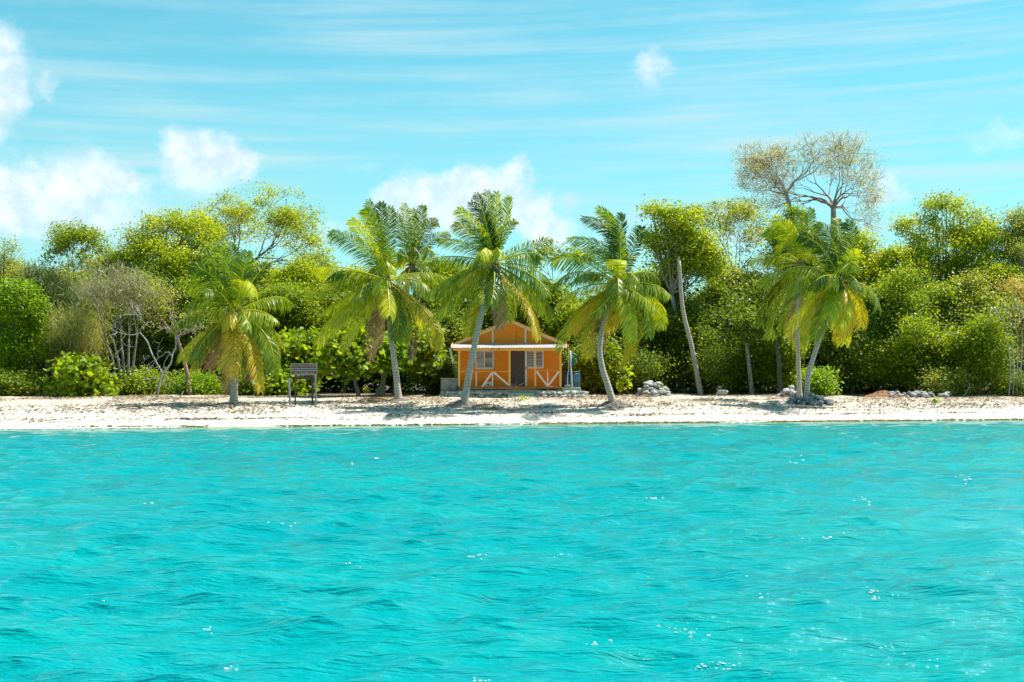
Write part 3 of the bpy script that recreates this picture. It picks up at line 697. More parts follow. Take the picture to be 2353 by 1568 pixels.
    for (mp, tp, kind) in allf:
        kimg = rg.uniform(.5, .9) if tp[2] > cp[2] + .9 else (rg.uniform(.0, .3) if tp[2] > cp[2] - 1.6 else rg.uniform(.2, .6))
        mb, V, Fc, TI = frond_mesh(cp, mp, tp, rg, kimg, lmax * (.85 if kind == 'dry' else 1), wind, .75 if kind == 'dry' else 1)
        nv = len(mb.v); V = np.concatenate([np.array(mb.v), V]); rf = np.array([q for q in mb.f]); Fc = np.concatenate([rf, Fc + nv])
        me = mesh_np('frond', V, Fc, [1.0] * len(rf) + TI)
        o = link('frond', me, LM[kind], t)
        if kind == 'dry': o['label'] = 'dry brown hanging frond'
        elif kind == 'gold': o['label'] = 'yellowing frond'
    PALMS.append(t); return t

palm('leftmost and shortest palm, low crown of yellowing fronds nearly hiding its stubby trunk', (379.1, 551.5), .2492,
 [(537,928),(538,900),(540,850),(539,790)], (637,680), [
 (590,300,480,60),(640,330,615,45),(715,330,760,110),(480,370,230,240),(545,320,370,165),(440,470,215,415),(400,535,170,630,-.8),(300,672,50,840),
 (330,880,170,1100,.3,'mature'),(430,870,275,1200,-.3,'gold'),(500,960,400,1190,.6,'dry'),(640,900,630,1275,-1.5,'gold'),(800,950,880,1400,-.9,'gold'),(930,880,1000,1240,-.6,'mature'),
 (900,820,1035,1090),(960,790,1080,1000),(850,650,1040,745),(975,530,1170,585),(740,380,830,520,-1.0),(800,390,960,210,1.2),(615,640,600,800,-2.0,'gold'),(760,1000,790,1290,.4,'dry'),
 (560,950,560,1200,.8,'mature'),(690,920,700,1240,-.4,'mature'),(380,900,300,1090,-1),(600,1000,585,1400,.5,'dry')], None, 61, rb=.30, mound=(M_ROOT, 1.1, .15), extra=4)
palm('second palm from the left, curved ringed trunk and wide crown, right of the park sign', (700.8, 448.1), .25649,
 [(917,922),(911,870),(902,800),(893,720)], (735,770), [
 (655,390,572,50),(695,380,690,70),(630,330,545,130),(745,420,770,110),(560,420,420,220),(500,470,220,340),(360,655,80,660),(370,680,230,745,-1),
 (360,770,10,910),(420,880,160,1050),(380,1010,110,1340,.4,'mature'),(530,1040,330,1390,-.7,'mature'),(560,800,490,930,-1.9,'mature'),(640,1120,600,1470,.3,'dry'),(690,1080,670,1330,.7,'dry'),
 (750,930,760,1080,-1.9),(830,1050,810,1290,-.8,'mature'),(930,1080,960,1480,.2,'dry'),(1090,1060,1195,1370,-.6,'gold'),(1000,765,1140,890),(1010,700,1260,740),(790,540,890,560,-1.2),
 (880,1020,890,1330,-.3,'mature'),(460,950,260,1180,-.3),(900,900,1060,1180,.6,'mature')], None, 62, mound=(M_ROOT, 1.0, .22))
palm('palm half hidden behind the curved palm, its upright fronds between two crowns', (700.8, 448.1), .25649,
 [(877,901),(885,840),(905,770),(930,690)], (960,640), [
 (930,360,890,80),(985,360,965,130),(1020,330,1065,100),(1070,330,1185,235),(1130,420,1290,345),(1080,470,1110,560,-1),(890,430,820,160),(870,560,780,640),(1060,600,1150,760),(1000,700,1040,900),(900,700,850,860)], 79, 63, rb=.2, rt=.11, mound=None, extra=3)
palm('palm with a slanting grey trunk crossing the left half of the cabin front', (953.6, 425.1), .25649,
 [(1064,932),(1076,870),(1086,815),(1099,755),(1116,680)], (700,705), [
 (675,390,650,55),(640,370,555,80),(720,380,735,65),(555,400,385,220),(570,480,350,345),(800,360,850,110),(810,440,900,330),(650,420,500,150),
 (480,545,220,490),(330,640,20,700),(370,800,100,1000,-.6),(570,740,440,870,-1.2,'gold'),(430,930,170,1190,.5,'mature'),(640,900,615,1050,-1.4,'mature'),(710,880,680,1070,-1.7,'mature'),
 (560,1050,490,1340,.5,'gold'),(760,980,775,1290,.3,'dry'),(820,950,840,1220,.9,'mature'),(990,565,1220,485),(990,610,1130,650,-1),(1040,740,1190,890),(1030,800,1190,990,-.9,'mature'),
 (990,890,1150,1150,.4,'mature'),(975,1010,1108,1385,-1.0,'gold'),(1080,960,1230,1190,.7,'mature'),(420,830,230,1050,.6),(690,500,640,230,1.0)], None, 64, mound=(M_ROOT, 1.1, .34))
palm('palm leaning left beside the cabin, heavy blown crown over a white bent trunk', (1252.3, 448.1), .25649,
 [(1414,934),(1398,890),(1384,845),(1378,800),(1388,740)], (640,800), [
 (660,380,480,110),(675,400,705,180),(640,400,340,200),(540,500,210,390),(520,560,280,520),(320,590,60,600),(280,690,60,860),(420,690,225,800,-1.2,'mature'),
 (330,830,110,1000,-.4),(330,1040,120,1390,.3,'mature'),(450,1100,400,1460,.2,'gold'),(540,1080,500,1420,.6,'dry'),(570,930,430,1060,-1.6,'mature'),(665,1020,560,1220,-1.2,'gold'),
 (815,1150,690,1540,-.8,'gold'),(880,980,930,1270,-.2,'mature'),(970,930,1045,1195,.4,'mature'),(950,800,1120,905),(880,690,1035,780),(730,620,770,540,.8),(790,500,870,290,.6),
 (400,990,250,1250,-.6),(740,980,790,1310,-1.2,'mature'),(620,450,560,170,.8),(450,1010,330,1310,.9,'mature'),(820,880,1000,1030,-1.0)], None, 65, wind=(-.8,0,.1), mound=(M_ROOT, .95, .42))
palm('front palm of the right pair, trunk leaning right above a heap of grey stones', (1700.4, 448.1), .25645,
 [(1854,906),(1856,870),(1868,825),(1893,750)], (890,770), [
 (840,440,690,260),(900,440,880,220),(1010,420,950,240,.5),(1000,580,1080,520),(735,480,530,360),(580,640,360,730),(790,720,680,770,-1.6),(600,750,420,845,-.4),
 (620,810,395,990,-.2),(620,960,430,1270,.2,'mature'),(720,980,600,1240,-.5,'gold'),(780,1020,660,1300,-.8,'mature'),(860,940,790,1090,-1.6,'mature'),(985,1000,880,1310,-.6,'gold'),
 (1150,830,1240,1030,-.3),(1060,950,1090,1180,.3,'gold'),(940,1000,900,1180,-1),(930,1080,940,1330,.5,'mature'),(800,520,620,420,.9)], 71.5, 66, wind=(-.8,0,.1), mound=(M_ROOT, 1.3, .40), rb=.2)
palm('rear palm of the right pair, with an upright slim trunk', (1700.4, 448.1), .25645,
 [(1838,892),(1834,820),(1831,740),(1834,660)], (540,620), [
 (470,360,310,200),(400,310,240,375),(560,340,550,150),(610,330,645,130),(290,548,80,585),(320,680,220,815),(280,900,190,1170,.3,'mature'),(350,970,280,1280,.2,'mature'),
 (440,980,390,1190,.3,'mature'),(510,1000,455,1290,.2,'dry'),(565,1100,560,1350,.4,'mature'),(470,450,330,480),(640,400,720,260),(380,780,260,960),(620,1000,600,1280,.5,'mature')], 75.0, 67, rb=.17, rt=.11, mound=None, wind=(-.8,0,.1), extra=3)

# ------------------------------------------------------------------ cabin
CYF, CYW = 76.0, 77.0
def cu(u, v, Y): return P(976.6 + .1832 * u, 689.3 + .1832 * v, Y)
WOOD = dict(rough=.6)
def plank(name, c1, c2, c3):
    m, t, b, o = newmat(name)
    n = tnoise(t, 2.2, 5, .65, sc3=(.6, 1, 7)); n2 = tnoise(t, 5, 4, .6)
    c = mixc(maprange(n, .3, .7, 0, 1, t), c1, c2, t); c = mixc(maprange(n2, .5, .72, 0, .6, t), c, c3, t)
    t.links.new(c, b.inputs['Base Color']); b.inputs['Roughness'].default_value = .6; b.inputs['Specular IOR Level'].default_value = .25
    bump(t, b, n, .35, .01); return m
M_OR = plank('orange stained boards', (.97,.30,.020), (.86,.22,.014), (.97,.37,.04))
M_ORL = plank('light orange paint', (.90,.48,.12), (.86,.40,.08), (.90,.52,.18))
M_ORD = plank('worn orange paint', (.58,.19,.03), (.42,.13,.03), (.30,.12,.05))
M_WH = simple('weathered white paint', (.80,.72,.68), (.70,.60,.55), .6, 6, .2)
M_DOOR = plank('dark brown door', (.13,.075,.062), (.085,.055,.05), (.18,.10,.075))
M_SLAT = simple('louvre slat', (.82,.66,.63), (.72,.56,.54), .6, 6, .1)
M_DARK = simple('painted dark of unlit room', (.035,.025,.028), (.02,.016,.018), .9, 3, 0)
M_TIN = simple('galvanised tin', (.50,.50,.49), (.42,.40,.38), .5, 5, .1, spec=.5, c3=(.48,.36,.25), s3=3)
M_ROOF = simple('rust red roofing', (.50,.17,.06), (.38,.12,.05), .6, 4, .2)
M_CONC = simple('mossy concrete', (.38,.42,.36), (.26,.32,.27), .9, 4, .4, c3=(.44,.40,.34), s3=9)
M_CONCG = simple('grey concrete', (.46,.42,.37), (.30,.27,.24), .9, 3, .4, c3=(.20,.18,.16), s3=8)
M_TANK = simple('dark teal plastic', (.010,.045,.075), (.014,.06,.09), .4, 2, .05, spec=.5)
M_PVC = simple('pale pvc pipe', (.58,.64,.64), (.46,.52,.52), .5, 5, .05)
M_GREEN = simple('dark green plastic', (.015,.11,.085), (.02,.14,.10), .45, 4, .05)
M_IRON = simple('dark iron', (.06,.045,.04), (.04,.03,.03), .6, 8, .1)
M_BUCK = simple('grey blue plastic', (.22,.27,.32), (.18,.22,.27), .5, 4, .05)

cabin = thing('beach_cabin', foot(1171, CYF), 'orange plank beach cabin with tin porch roof behind the slanting palm', 'cabin')
zf = gz(0, 76)
gl, gr = cu(440, 0, CYF).x - .15, cu(1955, 0, CYF).x
ztop = cu(0, 1134, CYF).z
def pbox(mb, u0, u1, v0, v1, Y, d, front=0.0):
    a, b = cu(u0, v1, Y), cu(u1, v0, Y); mb.box(a.x, b.x, Y - front, Y + d, a.z, b.z)
mb = MB(); mb.box(gl, gr, CYF - .25, CYF + 6.2, zf - .4, ztop); mb.build('foundation', M_CONC, cabin, bevel=.02)
mb = MB(); a = cu(1700, 1125, CYF); bq = cu(1952, 1099, CYF); mb.box(a.x + .08, bq.x, CYF - .1, CYF + 1.8, ztop + .002, bq.z); mb.build('tank_plinth', M_CONC, cabin, bevel=.02)
for (v0, v1, dd) in ((1170, 1207, .62), (1210, 1300, .98)):
    a, bq = cu(1040, v1, CYF - .5), cu(1370, v0, CYF - .5); mb = MB(); mb.box(a.x, bq.x, CYF - .253 - dd, CYF - .253 - (0 if dd < .9 else .62), zf - .3, bq.z); mb.build('step', M_CONC, cabin, bevel=.015)
# floor
mb = MB(); a, bq = cu(418, 1112, CYF), cu(1712, 1088, CYF); mb.box(a.x, bq.x, CYF - .06, CYF + 5.8, a.z, bq.z); mb.build('floor_deck', M_ORD, cabin, bevel=.01)
mb = MB(); z0 = bq.z
for u in (425, 560, 720, 900, 1060, 1200, 1385, 1540, 1700):
    x = cu(u, 0, CYF).x; mb.box(x - .07, x + .07, CYF + .05, CYF + .25, ztop - .01, a.z + .002)
mb.box(cu(1062,0,CYF).x, cu(1400,0,CYF).x, CYF - .04, CYF + .02, ztop + .003, a.z + .001)
mb.build('floor_bearer', M_ORD, cabin)
# clapboard walls
def clap(x0, x1, z0, z1, y, rise=.145, lap=.022, clip=None):
    mb = MB(); n = max(1, round((z1 - z0) / rise)); h = (z1 - z0) / n
    for i in range(n):
        za, zb = z0 + i*h, z0 + (i+1)*h
        xa0, xa1, xb0, xb1 = (x0, x1, x0, x1)
        if clip: xa0, xa1 = clip(za); xb0, xb1 = clip(zb)
        mb.add([(xa0, y - lap, za), (xa1, y - lap, za), (xb1, y, zb), (xb0, y, zb), (xa0, y + .06, za), (xa1, y + .06, za), (xb1, y + .06, zb), (xb0, y + .06, zb)],
               [(0,1,2,3), (0,4,5,1), (5,4,7,6), (1,5,6,2), (4,0,3,7)])
    return mb
wl, wr = cu(432, 0, CYW).x, cu(1695, 0, CYW).x; zc = cu(0, 600, CYW).z; xm = cu(1063, 0, CYW).x
zr = cu(0, 262, CYW).z; ze = cu(0, 560, CYW).z; xe = cu(372, 0, CYW).x
clap(wl, wr, z0 + .004, zc, CYW).build('front_wall', M_OR, cabin)
half = xm - xe
clap(0, 0, zc + .001, zr - .03, CYW + .003, clip=lambda z: (max(wl - .001, xm - half * (zr - z) / (zr - ze)), min(wr + .001, xm + half * (zr - z) / (zr - ze)))).build('gable_wall', M_OR, cabin)
mb = MB(); mb.box(wl, wl + .06, CYW + .07, CYF + 5.7, z0 + .004, zc); mb.build('side_wall', M_OR, cabin)
mb = MB(); mb.box(wr - .06, wr, CYW + .07, CYF + 5.7, z0 + .004, zc); mb.build('side_wall', M_OR, cabin)
mb = MB(); mb.box(wl, wr, CYF + 5.71, CYF + 5.77, z0 + .004, zc); mb.build('back_wall', M_OR, cabin)
# main roof: two corrugated slopes
sl_ = (zr - ze) / half
def corr(xa, za, xb, zb, ya, yb, along, n, amp, th):
    """corrugated sheet spanning a->b, ribs across `along`"""
    mb = MB(); o = []
    for j in range(2):
        for i in range(n + 1):
            s = i / n; w = amp * math.sin(s * n / 4 * 2 * math.pi)
            o.append((s, j, w))
    return mb
for sgn, nm in ((-1, 0), (1, 1)):
    mb = MB(); n = 120; y0_, y1_ = CYW - .32, CYF + 6.0; xo = xm + sgn * (half + .22); zo = zr - sl_ * (half + .22)
    vs = []
    for i in range(n + 1):
        yy = y0_ + (y1_ - y0_) * i / n; w = .014 * math.sin(i * math.pi / 2)
        vs += [(xm, yy, zr + .08 + w), (xo, yy, zo + .08 + w), (xm, yy, zr + .066 + w), (xo, yy, zo + .066 + w)]
    fs = []
    for i in range(n):
        a_ = i*4; b_ = a_ + 4; fs += [(a_, b_, b_+1, a_+1), (a_+2, a_+3, b_+3, b_+2), (a_+1, b_+1, b_+3, a_+3)]
    fs += [(0, 1, 3, 2)]
    mb.v = vs; mb.f = fs; mb.build('roof', M_ROOF, cabin)
    mb = MB(); d = Vector((xo - xm, 0, zo - zr)).normalized()
    mb.bar(Vector((xm - sgn*.002, CYW - .30, zr - .012)), Vector((xo, CYW - .30, zo - .012)), .12, .04); mb.build('rake_board', M_ORL, cabin)
    mb = MB(); mb.bar(Vector((xm + sgn*.02, CYW - .10, zr - .06)), Vector((xo - sgn*.25, CYW - .10, zo - .06 + .25*sl_)), .11, .10); mb.build('rafter', M_WH, cabin)
mb = MB(); mb.bar((xm, CYW - .34, zr + .10), (xm, CYF + 6.0, zr + .10), .22, .03); mb.build('ridge_cap', M_ROOF, cabin)
for u in (851, 1261):
    mb = MB(); a, bq = cu(u - 11, 545, CYW), cu(u + 11, 352 if u < 1000 else 352, CYW); mb.box(a.x, bq.x, CYW - .075, CYW - .024, a.z, bq.z); mb.build('gable_stud', M_WH, cabin)
mb = MB(); a, bq = cu(1140, 545, CYW), cu(1143, 280, CYW); mb.tube([(a.x, CYW - .04, a.z), (bq.x + .01, CYW - .04, bq.z)], .008, 5); mb.build('cable', M_IRON, cabin)
# porch roof
mb = MB(); n = 300; xa, xb = cu(335, 0, CYF).x, cu(1780, 0, CYF).x; zt, zb = cu(0, 545, CYW).z, cu(0, 600, CYF - .3).z
vs = []
for i in range(n + 1):
    x = xa + (xb - xa) * i / n; w = .016 * math.sin(i * math.pi / 2)
    vs += [(x, CYW - .03, zt + w), (x, CYF - .32, zb + w), (x, CYW - .03, zt + w - .012), (x, CYF - .32, zb + w - .012)]
fs = []
for i in range(n):
    a_ = i*4; b_ = a_+4; fs += [(a_, a_+1, b_+1, b_), (a_+2, b_+2, b_+3, a_+3), (a_+1, a_+3, b_+3, b_+1)]
mb.v, mb.f = vs, fs; mb.build('porch_roof', M_TIN, cabin)
mb = MB(); pbox(mb, 350, 1745, 601, 640, CYF, .05, .06); mb.build('porch_beam', M_ORL, cabin, bevel=.008)
for sgn, u in ((-1, 330), (1, 1775)):
    a = cu(u, 612, CYF - .2); mb = MB(); mb.bar((a.x, CYF - .3, a.z + .02), (a.x, CYW + .2, a.z + .30), .14, .05); mb.build('barge_board', M_ORL, cabin)
for u in (840, 922):
    mb = MB(); a = cu(u, 600, CYF); mb.tube([(a.x, CYF - .075, a.z), (a.x + .03, CYF - .085, a.z - .06), (a.x - .02, CYF - .08, a.z - .16)], .014, 5); mb.build('hook', M_IRON, cabin)
for (u0, u1) in ((413, 440), (1047, 1073), (1372, 1393), (1686, 1712)):
    mb = MB(); pbox(mb, u0, u1, 641, 1087, CYF, .11); mb.build('porch_post', M_ORL, cabin, bevel=.006)
for (u0, u1, v0, v1) in ((441, 1046, 892, 906), (1394, 1685, 884, 897)):
    mb = MB(); pbox(mb, u0, u1, v0, v1, CYF + .02, .07); mb.build('rail', M_OR, cabin)
for (u0, u1, v0, v1) in ((636, 649, 907, 1087), (841, 855, 907, 1087), (1532, 1546, 898, 1087)):
    mb = MB(); pbox(mb, u0, u1, v0, v1, CYF + .03, .05); mb.build('baluster', M_WH, cabin)
for (a, bq) in (((846, 908), (700, 1112)), ((862, 908), (1047, 1068)), ((1400, 898), (1533, 1078)), ((1680, 898), (1546, 1078))):
    mb = MB(); mb.bar(cu(*a, CYF - .012), cu(*bq, CYF - .012), .10, .03); mb.build('brace', M_WH, cabin)
# windows
def window(u0, u1, v0, v1, panels, fr=14):
    f = MB(); YW = CYW
    pbox(f, u0, u1, v0 - fr*.6, v0 + fr*.4, YW, .02, .075); pbox(f, u0, u1, v1 - fr, v1 + fr*.3, YW, .02, .078)
    edges = sorted([u0] + [p[0] for p in panels] + [p[1] for p in panels] + [u1])
    for i in range(0, len(edges), 2): pbox(f, edges[i], edges[i+1], v0 + fr*.41, v1 - fr*1.01, YW, .02, .073)
    w = f.build('window', M_WH, cabin)
    for (p0, p1, broken) in panels:
        k = MB(); pbox(k, p0, p1, v0 + fr*.4, v1 - fr, YW, .0, .028); k.build('shade_backing', M_DARK, w)  # near-black sheet paints the shade of the room between the slats
        sm = MB(); ns = 13; a, bq = cu(p0, v1 - fr, YW), cu(p1, v0 + fr*.4, YW); hh = (bq.z - a.z) / ns
        for i in range(ns):
            z = a.z + hh * (i + .5); op = .25 if i not in broken else .85
            sm.add([(a.x, YW - .062, z - hh*.40*(1-op*.5)), (bq.x, YW - .062, z - hh*.40*(1-op*.5)), (bq.x, YW - .034, z + hh*.44*(1-op*.6)), (a.x, YW - .034, z + hh*.44*(1-op*.6))], [(0,1,2,3)])
        so_ = sm.build('louvre', M_SLAT, w); sd = so_.modifiers.new('s', 'SOLIDIFY'); sd.thickness = .006
window(630, 862, 643, 868, [(648, 738, (7,)), (752, 846, (1, 2, 3, 8, 9, 10, 11))])
window(1281, 1488, 643, 858, [(1281, 1362, (1, 3, 5, 7, 9, 11)), (1376, 1470, (2, 4, 5, 7, 8, 10, 11))])
# door
mb = MB(); pbox(mb, 1075, 1252, 642, 1086, CYW, .01, .06); dr = mb.build('door', M_DOOR, cabin, bevel=.005)
mb = MB()
for (u0, u1, v0, v1) in ((1090, 1150, 665, 840), (1170, 1238, 665, 840), (1090, 1150, 870, 1065), (1170, 1238, 870, 1065)): pbox(mb, u0, u1, v0, v1, CYW, 0, .066)
mb.build('door_panel', M_DOOR, dr, bevel=.004)
mb = MB(); a = cu(1266, 855, CYW); mb.tube([(a.x, CYW - .1, a.z + .04), (a.x, CYW - .14, a.z), (a.x, CYW - .1, a.z - .05)], .014, 6); mb.bar((a.x - .09, CYW - .105, a.z), (a.x + .09, CYW - .105, a.z), .03, .02); mb.build('latch', M_IRON, dr)
mb = MB(); pbox(mb, 1253, 1280, 642, 1086, CYW, .01, .082); mb.build('door_jamb', M_WH, cabin)
# white box on the porch
wb = MB(); a, bq = cu(745, 1086, CYF + .45), cu(842, 1028, CYF + .45); wb.box(a.x, bq.x, CYF + .4, CYF + .75, z0 + .002, bq.z)
bo = wb.build('equipment_box', M_WH, None, bevel=.02); tag(bo, 'small white box with a dark plate painted as its opening on the porch floor', 'box')
hb = MB(); c_ = cu(793, 1064, CYF + .4); hb.box(c_.x - .06, c_.x + .06, CYF + .392, CYF + .398, c_.z - .035, c_.z + .04); hb.build('opening', M_IRON, bo)  # dark plate paints the shade inside the hole
# gutter downpipe left
mb = MB(); mb.tube([cu(312, 612, CYF - .1), cu(330, 680, CYF), cu(352, 800, CYF + .05)], [.075, .055, .05], 10); dp = mb.build('downpipe', M_PVC, None, smooth=True)
tag(dp, 'leaning white downpipe with a green lower end at the left eave of the cabin', 'pipe')
mb = MB(); mb.tube([cu(352, 800, CYF + .05), cu(372, 900, CYF + .1), cu(384, 968, CYF + .1)], [.053, .05, .05], 10); mb.build('pipe_end', M_GREEN, dp, smooth=True)
# cistern and bucket
a, bq = cu(198, 1170, CYF + .3), cu(414, 996, CYF + .3)
mb = MB(); mb.box(a.x, bq.x, CYF + .3, CYF + 2.0, zf - .3, bq.z); ci = mb.build('concrete_cistern', M_CONCG, None, bevel=.04); tag(ci, 'stained square concrete cistern at the left corner of the cabin', 'cistern')
mb = MB(); mb.box(a.x - .03, bq.x + .02, CYF + .27, CYF + 2.03, bq.z + .002, bq.z + .07); mb.build('lid', M_CONCG, ci, bevel=.02)
def lathe(prof, n=28):
    mb = MB()
    for (r_, z) in prof:
        for k in range(n): mb.v.append((r_*math.cos(6.2832*k/n), r_*math.sin(6.2832*k/n), z))
    for i in range(len(prof) - 1):
        for k in range(n): mb.f.append((i*n+k, i*n+(k+1)%n, (i+1)*n+(k+1)%n, (i+1)*n+k))
    mb.f.append(tuple(range(n))[::-1]); mb.f.append(tuple((len(prof)-1)*n + k for k in range(n))); return mb
def place(o, loc): o.location = loc; return o
c_ = cu(386, 1130, CYF - .05); hgt = cu(0, 1045, CYF).z - (ztop + .003)
bk = lathe([(.13, 0), (.165, hgt*.9), (.18, hgt*.92), (.18, hgt)]).build('bucket', M_BUCK, None, smooth=True); place(bk, (c_.x, CYF - .42, gz(c_.x, CYF - .42) + .05)); bk.scale.z = 1.0
bk.location = (gl + .0 - .22, CYF - .02, zf - .02); bk.scale = (1, 1, (cu(0, 1040, CYF).z - zf) / hgt)
tag(bk, 'grey blue plastic drum standing between the cistern and the cabin corner', 'drum')
# water tank
a, bq = cu(1712, 1098, CYF + .9), cu(1948, 900, CYF + .9); rad = (bq.x - a.x) / 2; hh = bq.z - a.z
tk = lathe([(rad*.96, 0), (rad, .04), (rad, hh*.30), (rad*1.02, hh*.32), (rad, hh*.34), (rad, hh*.84), (rad*.93, hh*.90), (rad*.90, hh*.905), (rad*.90, hh*.93), (rad*.97, hh*.94), (rad*.97, hh), (rad*.9, hh*1.01)], 36).build('water_tank', M_TANK, None, smooth=True)
zpl = cu(0, 1099, CYF).z
place(tk, ((a.x + bq.x)/2, CYF + .85, zpl + .003)); tag(tk, 'dark blue round water tank on the plinth right of the cabin', 'water tank')
mb = MB(); mb.tube([cu(1822, 640, CYF), cu(1828, 780, CYF), cu(1836, 950, CYF), (cu(1846, 1090, CYF).x, CYF, zpl + .003)], .048, 10); pp = mb.build('pipe', M_PVC, None, smooth=True); tag(pp, 'straight pale blue pipe in front of the water tank', 'pipe')
mb = MB(); mb.tube(smoothpath([cu(1802, 640, CYF+.05), cu(1800, 760, CYF+.05), cu(1805, 850, CYF+.02), cu(1792, 930, CYF), cu(1786, 1010, CYF-.02), (cu(1790, 1088, CYF).x, CYF - .02, zpl + .03)], 5), .028, 8); ho = mb.build('hose', M_STICKG, None, smooth=True); tag(ho, 'crooked pale hose hanging left of the straight pipe', 'hose')
mb = MB(); mb.tube(smoothpath([(cu(1790, 0, CYF).x + .16*math.cos(k*.8), CYF - .03 + .06*math.sin(k*.8), zpl + .035 + .008*k) for k in range(16)], 3), .022, 6); ho2 = mb.build('coiled_hose', M_STICKG, None, smooth=True); tag(ho2, 'loose coil of pale hose on the plinth beside the tank', 'hose')
mb = MB(); mb.tube(smoothpath([cu(1838, 672, CYF + .12), cu(1870, 682, CYF + .15), cu(1896, 700, CYF + .15), cu(1893, 740, CYF + .15)], 5), .055, 10)
el = mb.build('drain_elbow', M_GREEN, None, smooth=True); tag(el, 'green drain elbow with a funnel above the water tank', 'pipe')
mb = MB(); mb.tube([cu(1872, 735, CYF + .17), cu(1868, 770, CYF + .17), cu(1862, 830, CYF + .2)], [.17, .14, .06], 12); mb.build('funnel', M_GREEN, el, smooth=True)

# ------------------------------------------------------------------ park sign
SB = hit(650, 931); SY = SB.y
def sg(u, v, Y=None): return P(620.4 + .08793 * u, 815.7 + .08793 * v, Y or SY)
M_SIGN = simple('brown sign paint', (.23,.075,.04), (.18,.06,.035), .6, 5, .05)
M_SIGNW = simple('white sign paint', (.62,.61,.58), (.55,.53,.50), .6, 5, 0)
M_PB = simple('brown post', (.09,.055,.04), (.06,.04,.03), .8, 8, .3, sc3=(3,3,.6))
M_PG = simple('silvered grey post', (.40,.38,.36), (.27,.26,.25), .8, 8, .4, sc3=(3,3,.6))
sign = thing('park_sign', foot(698, SY), 'brown two panel park sign on wooden posts on the sand', 'sign')
def rrect(x0, x1, z0, z1, y, r_, n=5):
    pts = []
    for (cx, cz, a0) in ((x1 - r_, z1 - r_, 0), (x0 + r_, z1 - r_, 90), (x0 + r_, z0 + r_, 180), (x1 - r_, z0 + r_, 270)):
        for i in range(n + 1): a = R(a0 + 90 * i / n); pts.append((cx + r_*math.cos(a), y, cz + r_*math.sin(a)))
    return pts
def text(body, x0, x1, z0, z1, y, parent, shear=0.0, off=.012):
    cv = bpy.data.curves.new('lettering', 'FONT'); cv.body = body; cv.extrude = .004; cv.offset = off; cv.shear = shear; cv.resolution_u = 3
    to = bpy.data.objects.new('tmp', cv); COL.objects.link(to); bpy.context.view_layer.update()
    me = bpy.data.meshes.new_from_object(to.evaluated_get(bpy.context.evaluated_depsgraph_get())); bpy.data.objects.remove(to)
    n = len(me.vertices); co = np.empty(n*3, dtype=np.float32); me.vertices.foreach_get('co', co); co = co.reshape(-1, 3)
    mn, mx_ = co.min(0), co.max(0); q = np.empty_like(co)
    q[:, 0] = x0 + (co[:, 0]-mn[0]) / (mx_[0]-mn[0]) * (x1-x0); q[:, 2] = z0 + (co[:, 1]-mn[1]) / (mx_[1]-mn[1]) * (z1-z0); q[:, 1] = y - (co[:, 2] - mn[2])
    me.vertices.foreach_set('co', q.ravel()); me.update(); me.materials.clear()
    return link('lettering', me, M_SIGNW, parent)
def panel(u0, u1, v0, v1, lines):
    a, bq = sg(u0, v1), sg(u1, v0); yb = SY - .05
    mb = MB(); o_ = rrect(a.x, bq.x, a.z, bq.z, yb, .035); n = len(o_)
    mb.v = o_ + [(x, y + .03, z) for x, y, z in o_]; mb.f = [tuple(range(n)), tuple(range(2*n-1, n-1, -1))] + [(k, (k+1) % n, n+(k+1) % n, n+k) for k in range(n)]
    p = mb.build('sign_panel', M_SIGN, sign)
    i_ = rrect(a.x + .022, bq.x - .022, a.z + .022, bq.z - .022, yb - .005, .02); o2 = [(x, y - .005, z) for x, y, z in o_]
    mb = MB(); m_ = len(i_); mb.v = o2 + i_ + [(x, y + .005, z) for x, y, z in o2]; mb.f = [(k, (k+1) % m_, m_+(k+1) % m_, m_+k) for k in range(m_)]
    mb.build('border', M_SIGNW, p)
    for (body, ua, ub, va, vb, sh, of) in lines:
        c0, c1 = sg(ua, vb), sg(ub, va); text(body, c0.x, c1.x, c0.z, c1.z, yb - .002, p, sh, of)
panel(545, 1237, 232, 368, [('Parque Nacional Del Este', 568, 1212, 252, 345, .15, -.022)])
panel(548, 1237, 395, 527, [('CENTRO DE PROTECCION', 622, 1155, 412, 446, 0, -.02), ('LAS PALMILLAS', 622, 1155, 456, 510, 0, -.014)])
def post(u0, v0, u1, v1, w, mat, dy):
    a = sg(u0, v0, SY + dy); e = sg(u1, v1, SY + dy); e.z = min(e.z, gz(e.x, SY + dy)) - .25
    mb = MB(); mb.bar(a, e, w * .08793 * SY / F, w * .08793 * SY / F); return mb.build('post', mat, sign, bevel=.006)
post(656, 380, 660, 1330, 34, M_PB, .04); post(1112, 380, 1108, 1375, 44, M_PB, .04)
post(495, 612, 530, 1332, 46, M_PG, .10); post(1183, 530, 1207, 1340, 40, M_PG, .12)
mb = MB(); mb.bar(sg(590, 602, SY - .02), sg(1150, 602, SY - .02), .13, .04); mb.build('crossbar', M_PB, sign)
mb = MB(); mb.bar(sg(600, 380, SY + .0), sg(1225, 380, SY + .0), .10, .025); mb.build('crossbar', M_PB, sign)

